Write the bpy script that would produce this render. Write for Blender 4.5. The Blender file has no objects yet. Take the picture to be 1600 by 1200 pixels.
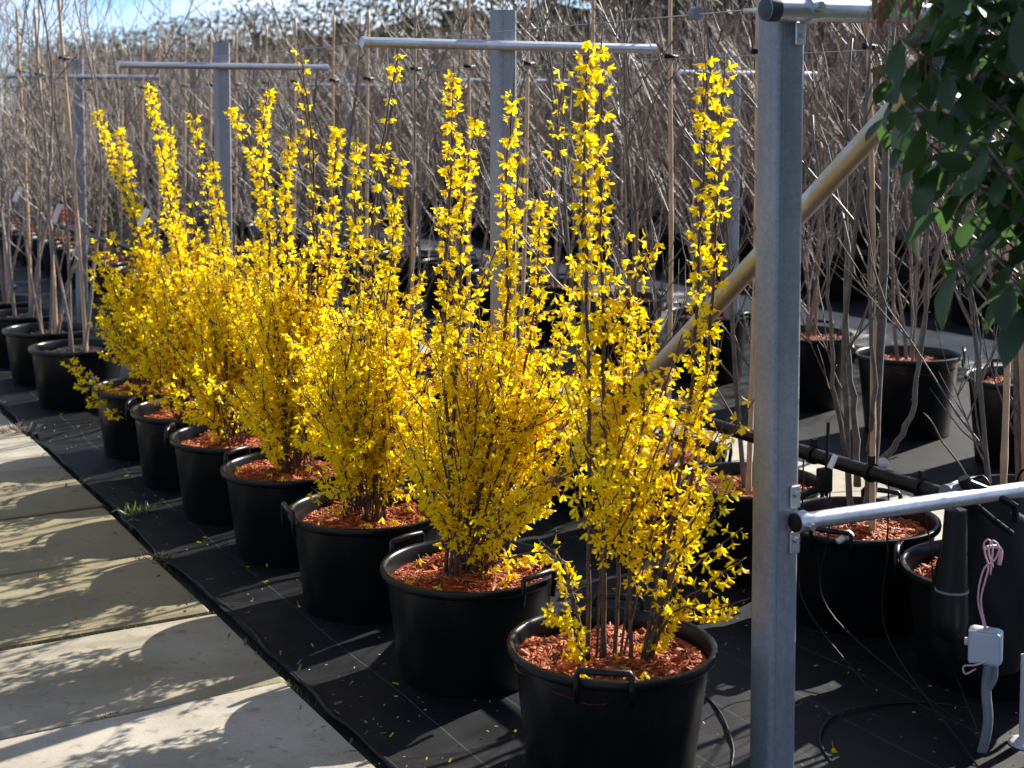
import bpy, math, random
import numpy as np
from mathutils import Vector, Matrix

SC = bpy.context.scene
COL = SC.collection
RD = random.Random(11)
NR = np.random.default_rng(11)
rad = math.radians

# ------------------------------------------------------------------ camera
F_PX, HORIZON, CAM_H, PITCH = 2300.0, 165.0, 1.72, rad(4.0)
YAW = math.atan(1300.0 / F_PX)
PP_Y = HORIZON + F_PX * math.tan(PITCH)
cam_data = bpy.data.cameras.new("camera")
cam = bpy.data.objects.new("camera", cam_data)
COL.objects.link(cam)
cam.location = (0, 0, CAM_H)
cam.rotation_euler = (rad(90) - PITCH, 0, -YAW)
cam_data.sensor_width = 36.0
cam_data.lens = 36.0 * F_PX / 1600.0
cam_data.shift_y = -(600.0 - PP_Y) / 1600.0
cam_data.clip_start = 0.05
cam_data.clip_end = 900.0
cam_data.dof.use_dof = True
cam_data.dof.focus_distance = 4.5
cam_data.dof.aperture_fstop = 4.5
SC.camera = cam

# ------------------------------------------------------------------ sky and sun
SUN_AZ, SUN_EL = rad(76), rad(31)
world = bpy.data.worlds.new("World")
SC.world = world
world.use_nodes = True
wn, wl = world.node_tree.nodes, world.node_tree.links
for n in list(wn):
    wn.remove(n)
w_out = wn.new("ShaderNodeOutputWorld")
w_bg = wn.new("ShaderNodeBackground")
w_sky = wn.new("ShaderNodeTexSky")
w_sky.sky_type = 'NISHITA'
w_sky.sun_disc = False
w_sky.sun_elevation = SUN_EL
w_sky.sun_rotation = SUN_AZ
w_sky.air_density = 0.65
w_sky.altitude = 1500.0
w_sky.dust_density = 0.0
w_sky.ozone_density = 5.0
w_co = wn.new("ShaderNodeTexCoord")
w_mp = wn.new("ShaderNodeMapping")
w_mp.inputs['Scale'].default_value = (2.2, 2.2, 6.5)
w_no = wn.new("ShaderNodeTexNoise")
w_no.inputs['Scale'].default_value = 1.6
w_no.inputs['Detail'].default_value = 7
w_no.inputs['Roughness'].default_value = 0.55
w_rp = wn.new("ShaderNodeValToRGB")
w_rp.color_ramp.elements[0].position = 0.46
w_rp.color_ramp.elements[1].position = 0.72
w_mx = wn.new("ShaderNodeMix")
w_mx.data_type = 'RGBA'
w_mx.inputs['B'].default_value = (7.5, 7.8, 8.2, 1)
wl.new(w_co.outputs['Generated'], w_mp.inputs['Vector'])
wl.new(w_mp.outputs['Vector'], w_no.inputs['Vector'])
wl.new(w_no.outputs['Fac'], w_rp.inputs['Fac'])
wl.new(w_rp.outputs['Color'], w_mx.inputs['Factor'])
wl.new(w_sky.outputs['Color'], w_mx.inputs['A'])
wl.new(w_mx.outputs['Result'], w_bg.inputs['Color'])
w_bg.inputs['Strength'].default_value = 0.08
wl.new(w_bg.outputs['Background'], w_out.inputs['Surface'])

sun_dir = Vector((math.sin(SUN_AZ) * math.cos(SUN_EL), math.cos(SUN_AZ) * math.cos(SUN_EL), math.sin(SUN_EL)))
sun_data = bpy.data.lights.new("sun", 'SUN')
sun_data.energy = 5.0
sun_data.angle = rad(0.5)
sun_data.color = (1.0, 0.94, 0.84)
sun = bpy.data.objects.new("sun", sun_data)
COL.objects.link(sun)
sun.rotation_euler = (-sun_dir).to_track_quat('-Z', 'Y').to_euler()
sun.location = (6, 3, 8)

# ------------------------------------------------------------------ exposure
SC.view_settings.view_transform = 'Standard'
SC.view_settings.look = 'None'
SC.view_settings.gamma = 1.0
SC.view_settings.use_curve_mapping = False
SC.view_settings.exposure = 1.4
SC.cycles.max_bounces = 6
SC.cycles.transparent_max_bounces = 6

# ------------------------------------------------------------------ helpers
_cp, _sp = math.cos(PITCH), math.sin(PITCH)
FW = Vector((math.sin(YAW) * _cp, math.cos(YAW) * _cp, -_sp))
RT = Vector((math.cos(YAW), -math.sin(YAW), 0))
UP = RT.cross(FW)
EYE = Vector((0, 0, CAM_H))


def depth_of(p):
    return (Vector(p) - EYE).dot(FW)


def at(px, py, depth):
    """a point of the place, given where the photograph shows it and how far away it stands"""
    return EYE + (FW + RT * ((px - 800) / F_PX) - UP * ((py - PP_Y) / F_PX)) * depth


def ground_at(px, py, z=0.0):
    d = FW + RT * ((px - 800) / F_PX) - UP * ((py - PP_Y) / F_PX)
    return EYE + d * ((z - CAM_H) / d.z)


class MB:
    """collects faces; build() links them as one mesh object"""

    def __init__(self):
        self.v, self.f = [], []

    def quad_grid(self, rows):
        b = len(self.v)
        n = len(rows[0])
        for r in rows:
            self.v.extend(r)
        for i in range(len(rows) - 1):
            for j in range(n - 1):
                a = b + i * n + j
                self.f.append((a, a + 1, a + n + 1, a + n))

    def tube(self, pts, radii, sides=5, cap=True, roll=0.0):
        pts = [Vector(p) for p in pts]
        n = len(pts)
        if isinstance(radii, (int, float)):
            radii = [radii] * n
        b = len(self.v)
        t0 = (pts[1] - pts[0]).normalized()
        ref = Vector((0, 0, 1)) if abs(t0.z) < 0.9 else Vector((1, 0, 0))
        nrm = t0.cross(ref).normalized()
        cs = [(math.cos(roll + 2 * math.pi * k / sides), math.sin(roll + 2 * math.pi * k / sides)) for k in range(sides)]
        for i in range(n):
            if i == 0:
                t = t0
            elif i == n - 1:
                t = (pts[i] - pts[i - 1])
            else:
                t = (pts[i + 1] - pts[i - 1])
            t = t.normalized() if t.length > 1e-9 else t0
            nrm = nrm - t * nrm.dot(t)
            nrm = nrm.normalized() if nrm.length > 1e-6 else t.orthogonal().normalized()
            bi = t.cross(nrm)
            r, p = radii[i], pts[i]
            for c, s in cs:
                self.v.append((p.x + (nrm.x * c + bi.x * s) * r, p.y + (nrm.y * c + bi.y * s) * r, p.z + (nrm.z * c + bi.z * s) * r))
        for i in range(n - 1):
            for k in range(sides):
                a, c = b + i * sides + k, b + i * sides + (k + 1) % sides
                self.f.append((a, c, c + sides, a + sides))
        if cap:
            self.f.append(tuple(b + k for k in reversed(range(sides))))
            self.f.append(tuple(b + (n - 1) * sides + k for k in range(sides)))

    def lathe(self, prof, segs=48, center=(0, 0, 0), close=False):
        b = len(self.v)
        m = len(prof)
        for k in range(segs):
            a = 2 * math.pi * k / segs
            ca, sa = math.cos(a), math.sin(a)
            for r, z in prof:
                self.v.append((center[0] + r * ca, center[1] + r * sa, center[2] + z))
        for k in range(segs):
            k2 = (k + 1) % segs
            for j in range(m - 1):
                self.f.append((b + k * m + j, b + k2 * m + j, b + k2 * m + j + 1, b + k * m + j + 1))

    def box(self, lo, hi, bev=0.0):
        x0, y0, z0 = lo
        x1, y1, z1 = hi
        b = len(self.v)
        if bev <= 0:
            self.v += [(x0, y0, z0), (x1, y0, z0), (x1, y1, z0), (x0, y1, z0), (x0, y0, z1), (x1, y0, z1), (x1, y1, z1), (x0, y1, z1)]
            self.f += [tuple(b + i for i in q) for q in ((0, 3, 2, 1), (4, 5, 6, 7), (0, 1, 5, 4), (1, 2, 6, 5), (2, 3, 7, 6), (3, 0, 4, 7))]
            return
        e = bev
        rings = []
        for z, ins in ((z0, e), (z0 + e, 0), (z1 - e, 0), (z1, e)):
            rings.append([(x0 + ins + e, y0 + ins, z), (x1 - ins - e, y0 + ins, z), (x1 - ins, y0 + ins + e, z), (x1 - ins, y1 - ins - e, z),
                          (x1 - ins - e, y1 - ins, z), (x0 + ins + e, y1 - ins, z), (x0 + ins, y1 - ins - e, z), (x0 + ins, y0 + ins + e, z)])
        for r in rings:
            self.v += r
        for i in range(3):
            for k in range(8):
                a, c = b + i * 8 + k, b + i * 8 + (k + 1) % 8
                self.f.append((a, c, c + 8, a + 8))
        self.f.append(tuple(b + k for k in reversed(range(8))))
        self.f.append(tuple(b + 24 + k for k in range(8)))

    def mesh(self, name, mat, smooth=True):
        me = bpy.data.meshes.new(name)
        me.from_pydata([tuple(p) for p in self.v], [], self.f)
        if smooth:
            me.polygons.foreach_set('use_smooth', [True] * len(me.polygons))
        me.materials.append(mat)
        me.update()
        return me

    def build(self, name, mat, parent=None, smooth=True, auto=None):
        me = self.mesh(name, mat, smooth)
        if auto is not None:
            sharp_by_angle(me, auto)
        return link(name, me, parent)


def sharp_by_angle(me, ang):
    try:
        me.set_sharp_from_angle(angle=ang)
    except Exception:
        pass


def link(name, data, parent=None):
    o = bpy.data.objects.new(name, data)
    COL.objects.link(o)
    if parent is not None:
        o.parent = parent
    return o


def tag(o, label=None, cat=None, group=None, kind=None):
    if label:
        o['label'] = label
    if cat:
        o['category'] = cat
    if group:
        o['group'] = group
    if kind:
        o['kind'] = kind
    return o


def empty(name, loc, rz=0.0):
    o = bpy.data.objects.new(name, None)
    o.empty_display_size = 0.1
    COL.objects.link(o)
    o.location = loc
    o.rotation_euler = (0, 0, rz)
    return o


def copy_tree(o, parent=None):
    c = o.copy()
    COL.objects.link(c)
    c.parent = parent
    for ch in list(o.children):
        copy_tree(ch, c)
    return c


def np_mesh(name, verts, faces, mat, smooth=False):
    """verts (n,3) and faces (m,k) arrays, all faces with k corners"""
    me = bpy.data.meshes.new(name)
    verts = np.ascontiguousarray(verts, dtype=np.float32)
    faces = np.ascontiguousarray(faces, dtype=np.int32)
    m, k = faces.shape
    me.vertices.add(len(verts))
    me.vertices.foreach_set('co', verts.ravel())
    me.loops.add(m * k)
    me.loops.foreach_set('vertex_index', faces.ravel())
    me.polygons.add(m)
    me.polygons.foreach_set('loop_start', np.arange(0, m * k, k, dtype=np.int32))
    me.polygons.foreach_set('loop_total', np.full(m, k, dtype=np.int32))
    if smooth:
        me.polygons.foreach_set('use_smooth', np.ones(m, dtype=bool))
    me.materials.append(mat)
    me.update(calc_edges=True)
    return me


def frames(axis, spin):
    """rotation matrices (n,3,3) whose z column is axis, spun about it"""
    a = axis / np.maximum(np.linalg.norm(axis, axis=1, keepdims=True), 1e-9)
    ref = np.where(np.abs(a[:, 2:3]) < 0.9, np.array([[0, 0, 1.0]]), np.array([[1.0, 0, 0]]))
    x = np.cross(ref, a)
    x /= np.linalg.norm(x, axis=1, keepdims=True)
    y = np.cross(a, x)
    c, s = np.cos(spin)[:, None], np.sin(spin)[:, None]
    return np.stack([x * c + y * s, -x * s + y * c, a], axis=2)


def scatter(template_v, template_f, pos, rot, scale):
    n, k = len(pos), len(template_v)
    v = np.einsum('nij,kj->nki', rot, template_v) * scale[:, None, None] + pos[:, None, :]
    f = template_f[None, :, :] + (np.arange(n) * k)[:, None, None]
    return v.reshape(-1, 3), f.reshape(-1, template_f.shape[1])


def spline(ctrl, n):
    """Catmull-Rom through the control points"""
    c = [Vector(p) for p in ctrl]
    c = [c[0] * 2 - c[1]] + c + [c[-1] * 2 - c[-2]]
    segs = len(c) - 3
    out = []
    for i in range(n):
        t = i / (n - 1) * segs
        k = min(int(t), segs - 1)
        u = t - k
        p0, p1, p2, p3 = c[k], c[k + 1], c[k + 2], c[k + 3]
        out.append(0.5 * ((2 * p1) + (p2 - p0) * u + (2 * p0 - 5 * p1 + 4 * p2 - p3) * u * u + (3 * p1 - p0 - 3 * p2 + p3) * u * u * u))
    return out


# ------------------------------------------------------------------ materials
def material(name):
    m = bpy.data.materials.new(name)
    m.use_nodes = True
    nt = m.node_tree
    return m, nt, nt.nodes['Principled BSDF'], nt.nodes['Material Output']


def N(nt, kind, **kw):
    n = nt.nodes.new(kind)
    for k, v in kw.items():
        if k in n.inputs:
            n.inputs[k].default_value = v
        else:
            setattr(n, k, v)
    return n


def ramp(nt, fac, stops):
    r = nt.nodes.new("ShaderNodeValToRGB")
    e = r.color_ramp.elements
    while len(e) < len(stops):
        e.new(0.5)
    for i, (p, c) in enumerate(stops):
        e[i].position = p
        e[i].color = (c[0], c[1], c[2], 1) if isinstance(c, (tuple, list)) else (c, c, c, 1)
    nt.links.new(fac, r.inputs['Fac'])
    return r.outputs['Color']


def noise(nt, scale, detail=4, rough=0.55, coord='Object', mapscale=None):
    tc = nt.nodes.new("ShaderNodeTexCoord")
    n = N(nt, "ShaderNodeTexNoise", Scale=scale, Detail=detail, Roughness=rough)
    src = tc.outputs[coord]
    if mapscale:
        mp = nt.nodes.new("ShaderNodeMapping")
        mp.inputs['Scale'].default_value = mapscale
        nt.links.new(src, mp.inputs['Vector'])
        src = mp.outputs['Vector']
    nt.links.new(src, n.inputs['Vector'])
    return n.outputs['Fac']


def mixc(nt, fac, a, b, mode='MIX'):
    m = nt.nodes.new("ShaderNodeMix")
    m.data_type = 'RGBA'
    m.blend_type = mode
    for sock, val in (('Factor', fac), ('A', a), ('B', b)):
        if isinstance(val, bpy.types.NodeSocket):
            nt.links.new(val, m.inputs[sock])
        elif isinstance(val, (tuple, list)):
            m.inputs[sock].default_value = (val[0], val[1], val[2], 1)
        else:
            m.inputs[sock].default_value = val
    return m.outputs['Result']


def bump(nt, bsdf, height, strength=0.3, dist=0.01):
    b = N(nt, "ShaderNodeBump", Strength=strength, Distance=dist)
    nt.links.new(height, b.inputs['Height'])
    nt.links.new(b.outputs['Normal'], bsdf.inputs['Normal'])


def island_random(nt):
    return nt.nodes.new("ShaderNodeNewGeometry").outputs['Random Per Island']


def leafy(name, stops, rough, trans, trans_gain=1.0, spec=0.5, fac=None):
    """thin tissue: a glossy side and light coming through"""
    m, nt, b, out = material(name)
    f = island_random(nt) if fac is None else fac(nt)
    col = ramp(nt, f, stops)
    nt.links.new(col, b.inputs['Base Color'])
    b.inputs['Roughness'].default_value = rough
    b.inputs['Specular IOR Level'].default_value = spec
    t = nt.nodes.new("ShaderNodeBsdfTranslucent")
    g = mixc(nt, 1.0, col, (trans_gain, trans_gain, trans_gain * 0.8), 'MULTIPLY')
    nt.links.new(g, t.inputs['Color'])
    ms = nt.nodes.new("ShaderNodeMixShader")
    ms.inputs['Fac'].default_value = trans
    nt.links.new(b.outputs['BSDF'], ms.inputs[1])
    nt.links.new(t.outputs['BSDF'], ms.inputs[2])
    nt.links.new(ms.outputs['Shader'], out.inputs['Surface'])
    return m


def plain(name, col, rough=0.5, metal=0.0, var=0.25, scale=12.0, spec=0.5, bmp=0.0, bscale=None):
    m, nt, b, out = material(name)
    f = noise(nt, scale, 5)
    lo = tuple(c * (1 - var) for c in col)
    hi = tuple(min(1, c * (1 + var)) for c in col)
    nt.links.new(ramp(nt, f, [(0.3, lo), (0.7, hi)]), b.inputs['Base Color'])
    b.inputs['Roughness'].default_value = rough
    b.inputs['Metallic'].default_value = metal
    b.inputs['Specular IOR Level'].default_value = spec
    if bmp:
        bump(nt, b, noise(nt, bscale or scale * 6, 4), bmp, 0.004)
    return m


M = {}
M['petal'] = leafy('forsythia_petal', [(0.0, (0.90, 0.62, 0.003)), (0.5, (0.94, 0.72, 0.004)), (1.0, (0.96, 0.80, 0.012))], 0.45, 0.60, 1.1, 0.3)
M['cane'] = plain('forsythia_bark', (0.095, 0.052, 0.032), 0.7, 0, 0.45, 60, 0.2, 0.5, 220)
M['twig'] = plain('grey_bark', (0.105, 0.087, 0.07), 0.5, 0, 0.4, 30, 0.5, 0.35, 160)
M['twig_far'] = plain('brown_twig_bark', (0.175, 0.128, 0.099), 0.5, 0, 0.4, 6, 0.5)
M['twig_birch'] = plain('birch_bark', (0.185, 0.14, 0.115), 0.5, 0, 0.45, 14, 0.5, 0.3, 60)
M['calyx'] = plain('flower_calyx', (0.20, 0.13, 0.025), 0.6, 0, 0.3, 80)
M['bud'] = plain('leaf_bud', (0.36, 0.22, 0.15), 0.5, 0, 0.3, 80)
M['bamboo'] = plain('bamboo', (0.50, 0.33, 0.20), 0.5, 0, 0.22, 9, 0.4, 0.15, 120)
M['leaf'] = leafy('shrub_leaf', [(0.0, (0.014, 0.034, 0.014)), (0.6, (0.028, 0.060, 0.018)), (0.88, (0.05, 0.10, 0.016)), (1.0, (0.13, 0.20, 0.02))], 0.36, 0.38, 2.4, 0.45)
M['redbud'] = leafy('red_flower_strand', [(0.0, (0.30, 0.05, 0.05)), (1.0, (0.42, 0.16, 0.12))], 0.5, 0.3)
M['hedge_green'] = leafy('hedge_leaf_green', [(0.0, (0.035, 0.036, 0.018)), (0.7, (0.062, 0.060, 0.030)), (1.0, (0.11, 0.095, 0.05))], 0.5, 0.2, 1.5, 0.22)
M['hedge_brown'] = leafy('hedge_leaf_brown', [(0.0, (0.10, 0.068, 0.048)), (0.7, (0.17, 0.12, 0.09)), (1.0, (0.26, 0.20, 0.16))], 0.4, 0.25, 1.2, 0.5)
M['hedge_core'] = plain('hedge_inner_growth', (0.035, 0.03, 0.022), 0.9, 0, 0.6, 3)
M['weed'] = leafy('weed_leaf', [(0.0, (0.05, 0.09, 0.015)), (1.0, (0.16, 0.22, 0.04))], 0.5, 0.3)
M['moss'] = plain('moss', (0.10, 0.085, 0.035), 0.9, 0, 0.6, 60)
M['crumb'] = plain('wood_crumb', (0.38, 0.30, 0.22), 0.8, 0, 0.5, 60)
M['rubber'] = plain('black_rubber', (0.006, 0.006, 0.0065), 0.45, 0, 0.3, 40, 0.2)
M['hose'] = plain('black_hose', (0.006, 0.006, 0.0065), 0.42, 0, 0.3, 30, 0.25)
M['sack'] = plain('black_sack_film', (0.004, 0.004, 0.0045), 0.6, 0, 0.4, 20, 0.12, 0.3, 25)
M['white'] = plain('white_plastic', (0.72, 0.72, 0.71), 0.45, 0, 0.06, 20)
M['boxplastic'] = plain('grey_white_plastic', (0.42, 0.435, 0.47), 0.42, 0, 0.05, 20)
M['pink'] = plain('pink_cable', (0.62, 0.36, 0.38), 0.45, 0, 0.1, 30)
M['redtape'] = plain('red_tape', (0.62, 0.03, 0.03), 0.4, 0, 0.1, 30)
M['conduit'] = plain('grey_conduit', (0.17, 0.175, 0.19), 0.4, 0, 0.15, 30)
M['greyring'] = plain('grey_plastic', (0.16, 0.175, 0.19), 0.5, 0, 0.12, 30)
M['label'] = plain('plant_label', (0.75, 0.72, 0.62), 0.5, 0, 0.05, 20)
M['wire'] = plain('galvanised_wire', (0.30, 0.30, 0.31), 0.4, 0.8, 0.1, 30)
M['darkcap'] = plain('dark_plastic_cap', (0.028, 0.034, 0.045), 0.55, 0, 0.15, 30)


def pot_material():
    m, nt, b, out = material('black_pot_plastic')
    f = noise(nt, 7, 6, 0.6)
    f2 = noise(nt, 90, 3)
    c = ramp(nt, f, [(0.3, (0.0040, 0.0042, 0.0048)), (0.62, (0.0062, 0.0064, 0.0068)), (0.85, (0.013, 0.0125, 0.0115))])
    mk = noise(nt, 9, 6, 0.7, 'Object', (1, 1, 0.18))
    oi = nt.nodes.new('ShaderNodeObjectInfo')
    dm = N(nt, 'ShaderNodeMath', operation='MULTIPLY')
    nt.links.new(ramp(nt, mk, [(0.50, 0.0), (0.78, 1.0)]), dm.inputs[0])
    nt.links.new(ramp(nt, oi.outputs['Random'], [(0.0, 0.15), (1.0, 0.6)]), dm.inputs[1])
    c = mixc(nt, dm.outputs[0], c, (0.030, 0.028, 0.025))
    nt.links.new(c, b.inputs['Base Color'])
    nt.links.new(ramp(nt, f, [(0.3, 0.25), (0.7, 0.42)]), b.inputs['Roughness'])
    b.inputs['Specular IOR Level'].default_value = 0.26
    bump(nt, b, f2, 0.08, 0.002)
    return m


M['pot'] = pot_material()


def mulch_material():
    m, nt, b, out = material('red_bark_mulch')
    c = ramp(nt, island_random(nt), [(0.0, (0.07, 0.028, 0.014)), (0.10, (0.13, 0.024, 0.006)), (0.38, (0.34, 0.066, 0.015)), (0.75, (0.52, 0.118, 0.026)), (0.96, (0.62, 0.19, 0.055)), (1.0, (0.66, 0.33, 0.15))])
    g = noise(nt, 120, 3, 0.6, 'Object', (1, 1, 1))
    c2 = mixc(nt, 0.35, c, ramp(nt, g, [(0.3, (0.5, 0.42, 0.40)), (0.7, (1.2, 1.2, 1.2))]), 'MULTIPLY')
    nt.links.new(c2, b.inputs['Base Color'])
    b.inputs['Roughness'].default_value = 0.6
    b.inputs['Specular IOR Level'].default_value = 0.3
    return m


M['mulch'] = mulch_material()


def soil_material():
    m, nt, b, out = material('dark_potting_soil')
    f = noise(nt, 60, 6, 0.7)
    nt.links.new(ramp(nt, f, [(0.3, (0.014, 0.010, 0.008)), (0.7, (0.07, 0.05, 0.038))]), b.inputs['Base Color'])
    b.inputs['Roughness'].default_value = 0.9
    bump(nt, b, f, 0.7, 0.01)
    return m


M['soil'] = soil_material()


def fabric_material():
    m, nt, b, out = material('black_woven_ground_fabric')
    tc = nt.nodes.new("ShaderNodeTexCoord")
    sx = nt.nodes.new("ShaderNodeSeparateXYZ")
    nt.links.new(tc.outputs['Object'], sx.inputs['Vector'])

    def stripe(sock, period, width):
        a = N(nt, "ShaderNodeMath", operation='DIVIDE')
        nt.links.new(sock, a.inputs[0])
        a.inputs[1].default_value = period
        fr = N(nt, "ShaderNodeMath", operation='FRACT')
        nt.links.new(a.outputs[0], fr.inputs[0])
        lt = N(nt, "ShaderNodeMath", operation='LESS_THAN')
        nt.links.new(fr.outputs[0], lt.inputs[0])
        lt.inputs[1].default_value = width / period
        return lt.outputs[0]
    wv = []
    for ax, per in (('X', 0.0034), ('Y', 0.0058)):
        mu = N(nt, "ShaderNodeMath", operation='MULTIPLY')
        nt.links.new(sx.outputs[ax], mu.inputs[0])
        mu.inputs[1].default_value = 2 * math.pi / per
        si = N(nt, "ShaderNodeMath", operation='SINE')
        nt.links.new(mu.outputs[0], si.inputs[0])
        wv.append(si.outputs[0])
    pr = N(nt, "ShaderNodeMath", operation='MULTIPLY')
    nt.links.new(wv[0], pr.inputs[0])
    nt.links.new(wv[1], pr.inputs[1])
    dust = noise(nt, 2.3, 7, 0.62)
    fine = noise(nt, 160, 3, 0.7)
    base = ramp(nt, dust, [(0.32, (0.0045, 0.005, 0.0066)), (0.55, (0.0085, 0.009, 0.0108)), (0.78, (0.026, 0.0255, 0.025))])
    base = mixc(nt, 0.6, base, ramp(nt, fine, [(0.35, (0.6, 0.6, 0.6)), (0.72, (1.6, 1.6, 1.55))]), 'MULTIPLY')
    base = mixc(nt, stripe(sx.outputs['X'], 0.252, 0.0022), base, (0.06, 0.085, 0.085))
    nt.links.new(base, b.inputs['Base Color'])
    b.inputs['Roughness'].default_value = 0.55
    b.inputs['Specular IOR Level'].default_value = 0.16
    bump(nt, b, pr.outputs[0], 0.25, 0.001)
    return m


M['fabric'] = fabric_material()


def slab_material():
    m, nt, b, out = material('weathered_concrete_slab')
    oi = nt.nodes.new("ShaderNodeObjectInfo")
    big = noise(nt, 2.6, 8, 0.62)
    big2 = noise(nt, 1.1, 6, 0.6, 'Object', (1.0, 2.2, 1.0))
    fine = noise(nt, 150, 4, 0.7)
    spot = noise(nt, 24, 3, 0.6)
    clean = ramp(nt, big, [(0.25, (0.25, 0.225, 0.185)), (0.5, (0.38, 0.348, 0.30)), (0.8, (0.48, 0.447, 0.395))])
    clean = mixc(nt, 0.55, clean, ramp(nt, fine, [(0.3, (0.74, 0.74, 0.74)), (0.7, (1.18, 1.18, 1.18))]), 'MULTIPLY')
    algae = ramp(nt, big2, [(0.30, (0.22, 0.185, 0.085)), (0.7, (0.13, 0.105, 0.05))])
    add = N(nt, "ShaderNodeMath", operation='ADD')
    nt.links.new(big2, add.inputs[0])
    sep = nt.nodes.new('ShaderNodeSeparateColor')
    nt.links.new(oi.outputs['Color'], sep.inputs['Color'])
    nt.links.new(sep.outputs['Red'], add.inputs[1])
    fac = ramp(nt, add.outputs[0], [(0.50, 0.05), (0.66, 0.32), (1.05, 0.85)])
    c = mixc(nt, fac, clean, algae)
    c = mixc(nt, ramp(nt, spot, [(0.60, 0.0), (0.70, 0.5)]), c, (0.12, 0.095, 0.06))
    nt.links.new(c, b.inputs['Base Color'])
    b.inputs['Roughness'].default_value = 0.78
    b.inputs['Specular IOR Level'].default_value = 0.35
    bump(nt, b, fine, 0.22, 0.004)
    return m


M['slab'] = slab_material()


def steel_material(name, col, rough, metal, warm=0.0):
    m, nt, b, out = material(name)
    tc = nt.nodes.new("ShaderNodeTexCoord")
    vo = N(nt, "ShaderNodeTexVoronoi", Scale=120.0)
    nt.links.new(tc.outputs['Object'], vo.inputs['Vector'])
    f = noise(nt, 5, 7, 0.65, 'Object', (1, 1, 0.5))
    sp = noise(nt, 260, 2, 0.5)
    c = ramp(nt, f, [(0.3, tuple(x * 0.72 for x in col)), (0.7, tuple(min(1, x * 1.2) for x in col))])
    bw = nt.nodes.new('ShaderNodeRGBToBW')
    nt.links.new(vo.outputs['Color'], bw.inputs['Color'])
    c = mixc(nt, 0.16, c, bw.outputs['Val'], 'SOFT_LIGHT')
    pit = noise(nt, 75, 2, 0.5)
    c = mixc(nt, ramp(nt, pit, [(0.72, 0.0), (0.77, 0.5)]), c, (0.10, 0.10, 0.10))
    c = mixc(nt, ramp(nt, sp, [(0.70, 0.0), (0.76, 0.55)]), c, (0.12, 0.11, 0.10))
    dr = noise(nt, 14, 6, 0.65, 'Object', (1, 1, 0.06))
    c = mixc(nt, ramp(nt, dr, [(0.52, 0.0), (0.75, 0.45)]), c, tuple(x * 0.55 for x in col))
    if warm:
        g = noise(nt, 3.5, 5, 0.6)
        c = mixc(nt, ramp(nt, g, [(0.42, 0.0), (0.62, warm)]), c, (0.42, 0.34, 0.10))
    nt.links.new(c, b.inputs['Base Color'])
    b.inputs['Metallic'].default_value = metal
    nt.links.new(ramp(nt, f, [(0.3, rough + 0.12), (0.7, rough - 0.06)]), b.inputs['Roughness'])
    bump(nt, b, f, 0.06, 0.004)
    return m


M['steel'] = steel_material('galvanised_steel_post', (0.25, 0.26, 0.285), 0.55, 0.3)
M['pipe'] = steel_material('galvanised_pipe', (0.52, 0.54, 0.58), 0.36, 0.85)
M['brace'] = steel_material('algae_stained_pipe', (0.46, 0.46, 0.45), 0.42, 0.7, 0.75)
M['bolt'] = plain('bolt_steel', (0.6, 0.6, 0.62), 0.28, 0.95, 0.1, 60)


def ground_material():
    m, nt, b, out = material('nursery_ground')
    f = noise(nt, 1.2, 8, 0.65)
    nt.links.new(ramp(nt, f, [(0.3, (0.03, 0.028, 0.025)), (0.7, (0.075, 0.068, 0.055))]), b.inputs['Base Color'])
    b.inputs['Roughness'].default_value = 0.9
    return m


M['ground'] = ground_material()

# ------------------------------------------------------------------ setting: ground, fabric, paths
mb = MB()
mb.quad_grid([[(-300, -300, -0.03), (300, -300, -0.03)], [(-300, 300, -0.03), (300, 300, -0.03)]])
tag(mb.build('ground', M['ground']), kind='structure')


def wav(x, y):
    return (math.sin(x * 7.1 + 1.3 * math.sin(y * 2.3)) * math.sin(y * 3.7 + 0.8 * math.sin(x * 3.1)) * 0.5
            + math.sin(x * 2.3 + y * 5.9 + math.sin(y * 1.7)) * 0.35 + math.sin(x * 13.0 - y * 4.1) * 0.15)


def fabric_strip(name, x0, x1, y0, y1, step, amp):
    nx, ny = max(2, int((x1 - x0) / step)), max(2, int((y1 - y0) / step))
    xs, ys = np.linspace(x0, x1, nx), np.linspace(y0, y1, ny)
    X, Y = np.meshgrid(xs, ys)
    Z = (np.sin(X * 7.1 + 1.3 * np.sin(Y * 2.3)) * np.sin(Y * 3.7 + 0.8 * np.sin(X * 3.1)) * 0.5
         + np.sin(X * 2.3 + Y * 5.9 + np.sin(Y * 1.7)) * 0.35 + np.sin(X * 13.0 - Y * 4.1) * 0.15)
    Z = 0.009 + amp * (Z + 1) * 0.5 + amp * 0.35 * (np.sin(X * 31 + 2 * np.sin(Y * 6)) * np.sin(Y * 17 + X * 5) + 1) * 0.5
    # the wrinkle that crosses the strip near the seventh pot
    Z = Z + 0.028 * np.exp(-((Y - 7.72 + 0.22 * (X - 1.6) + 0.05 * np.sin(X * 9)) / 0.05) ** 2) * (X < 2.3)
    v = np.stack([X.ravel(), Y.ravel(), Z.ravel()], 1)
    i = np.arange(ny - 1)[:, None] * nx + np.arange(nx - 1)[None, :]
    f = np.stack([i, i + 1, i + nx + 1, i + nx], 2).reshape(-1, 4)
    return tag(link(name, np_mesh(name, v, f, M['fabric'], True)), kind='structure')


fabric_strip('ground_fabric', 1.545, 4.10, 0.6, 14.0, 0.030, 0.013)
fabric_strip('ground_fabric', 1.545, 4.10, 14.0, 60.0, 0.4, 0.0)
fabric_strip('ground_fabric', 4.90, 7.18, 1.0, 60.0, 0.25, 0.004)
fabric_strip('ground_fabric', 8.28, 13.5, 3.0, 70.0, 0.5, 0.002)

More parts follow.
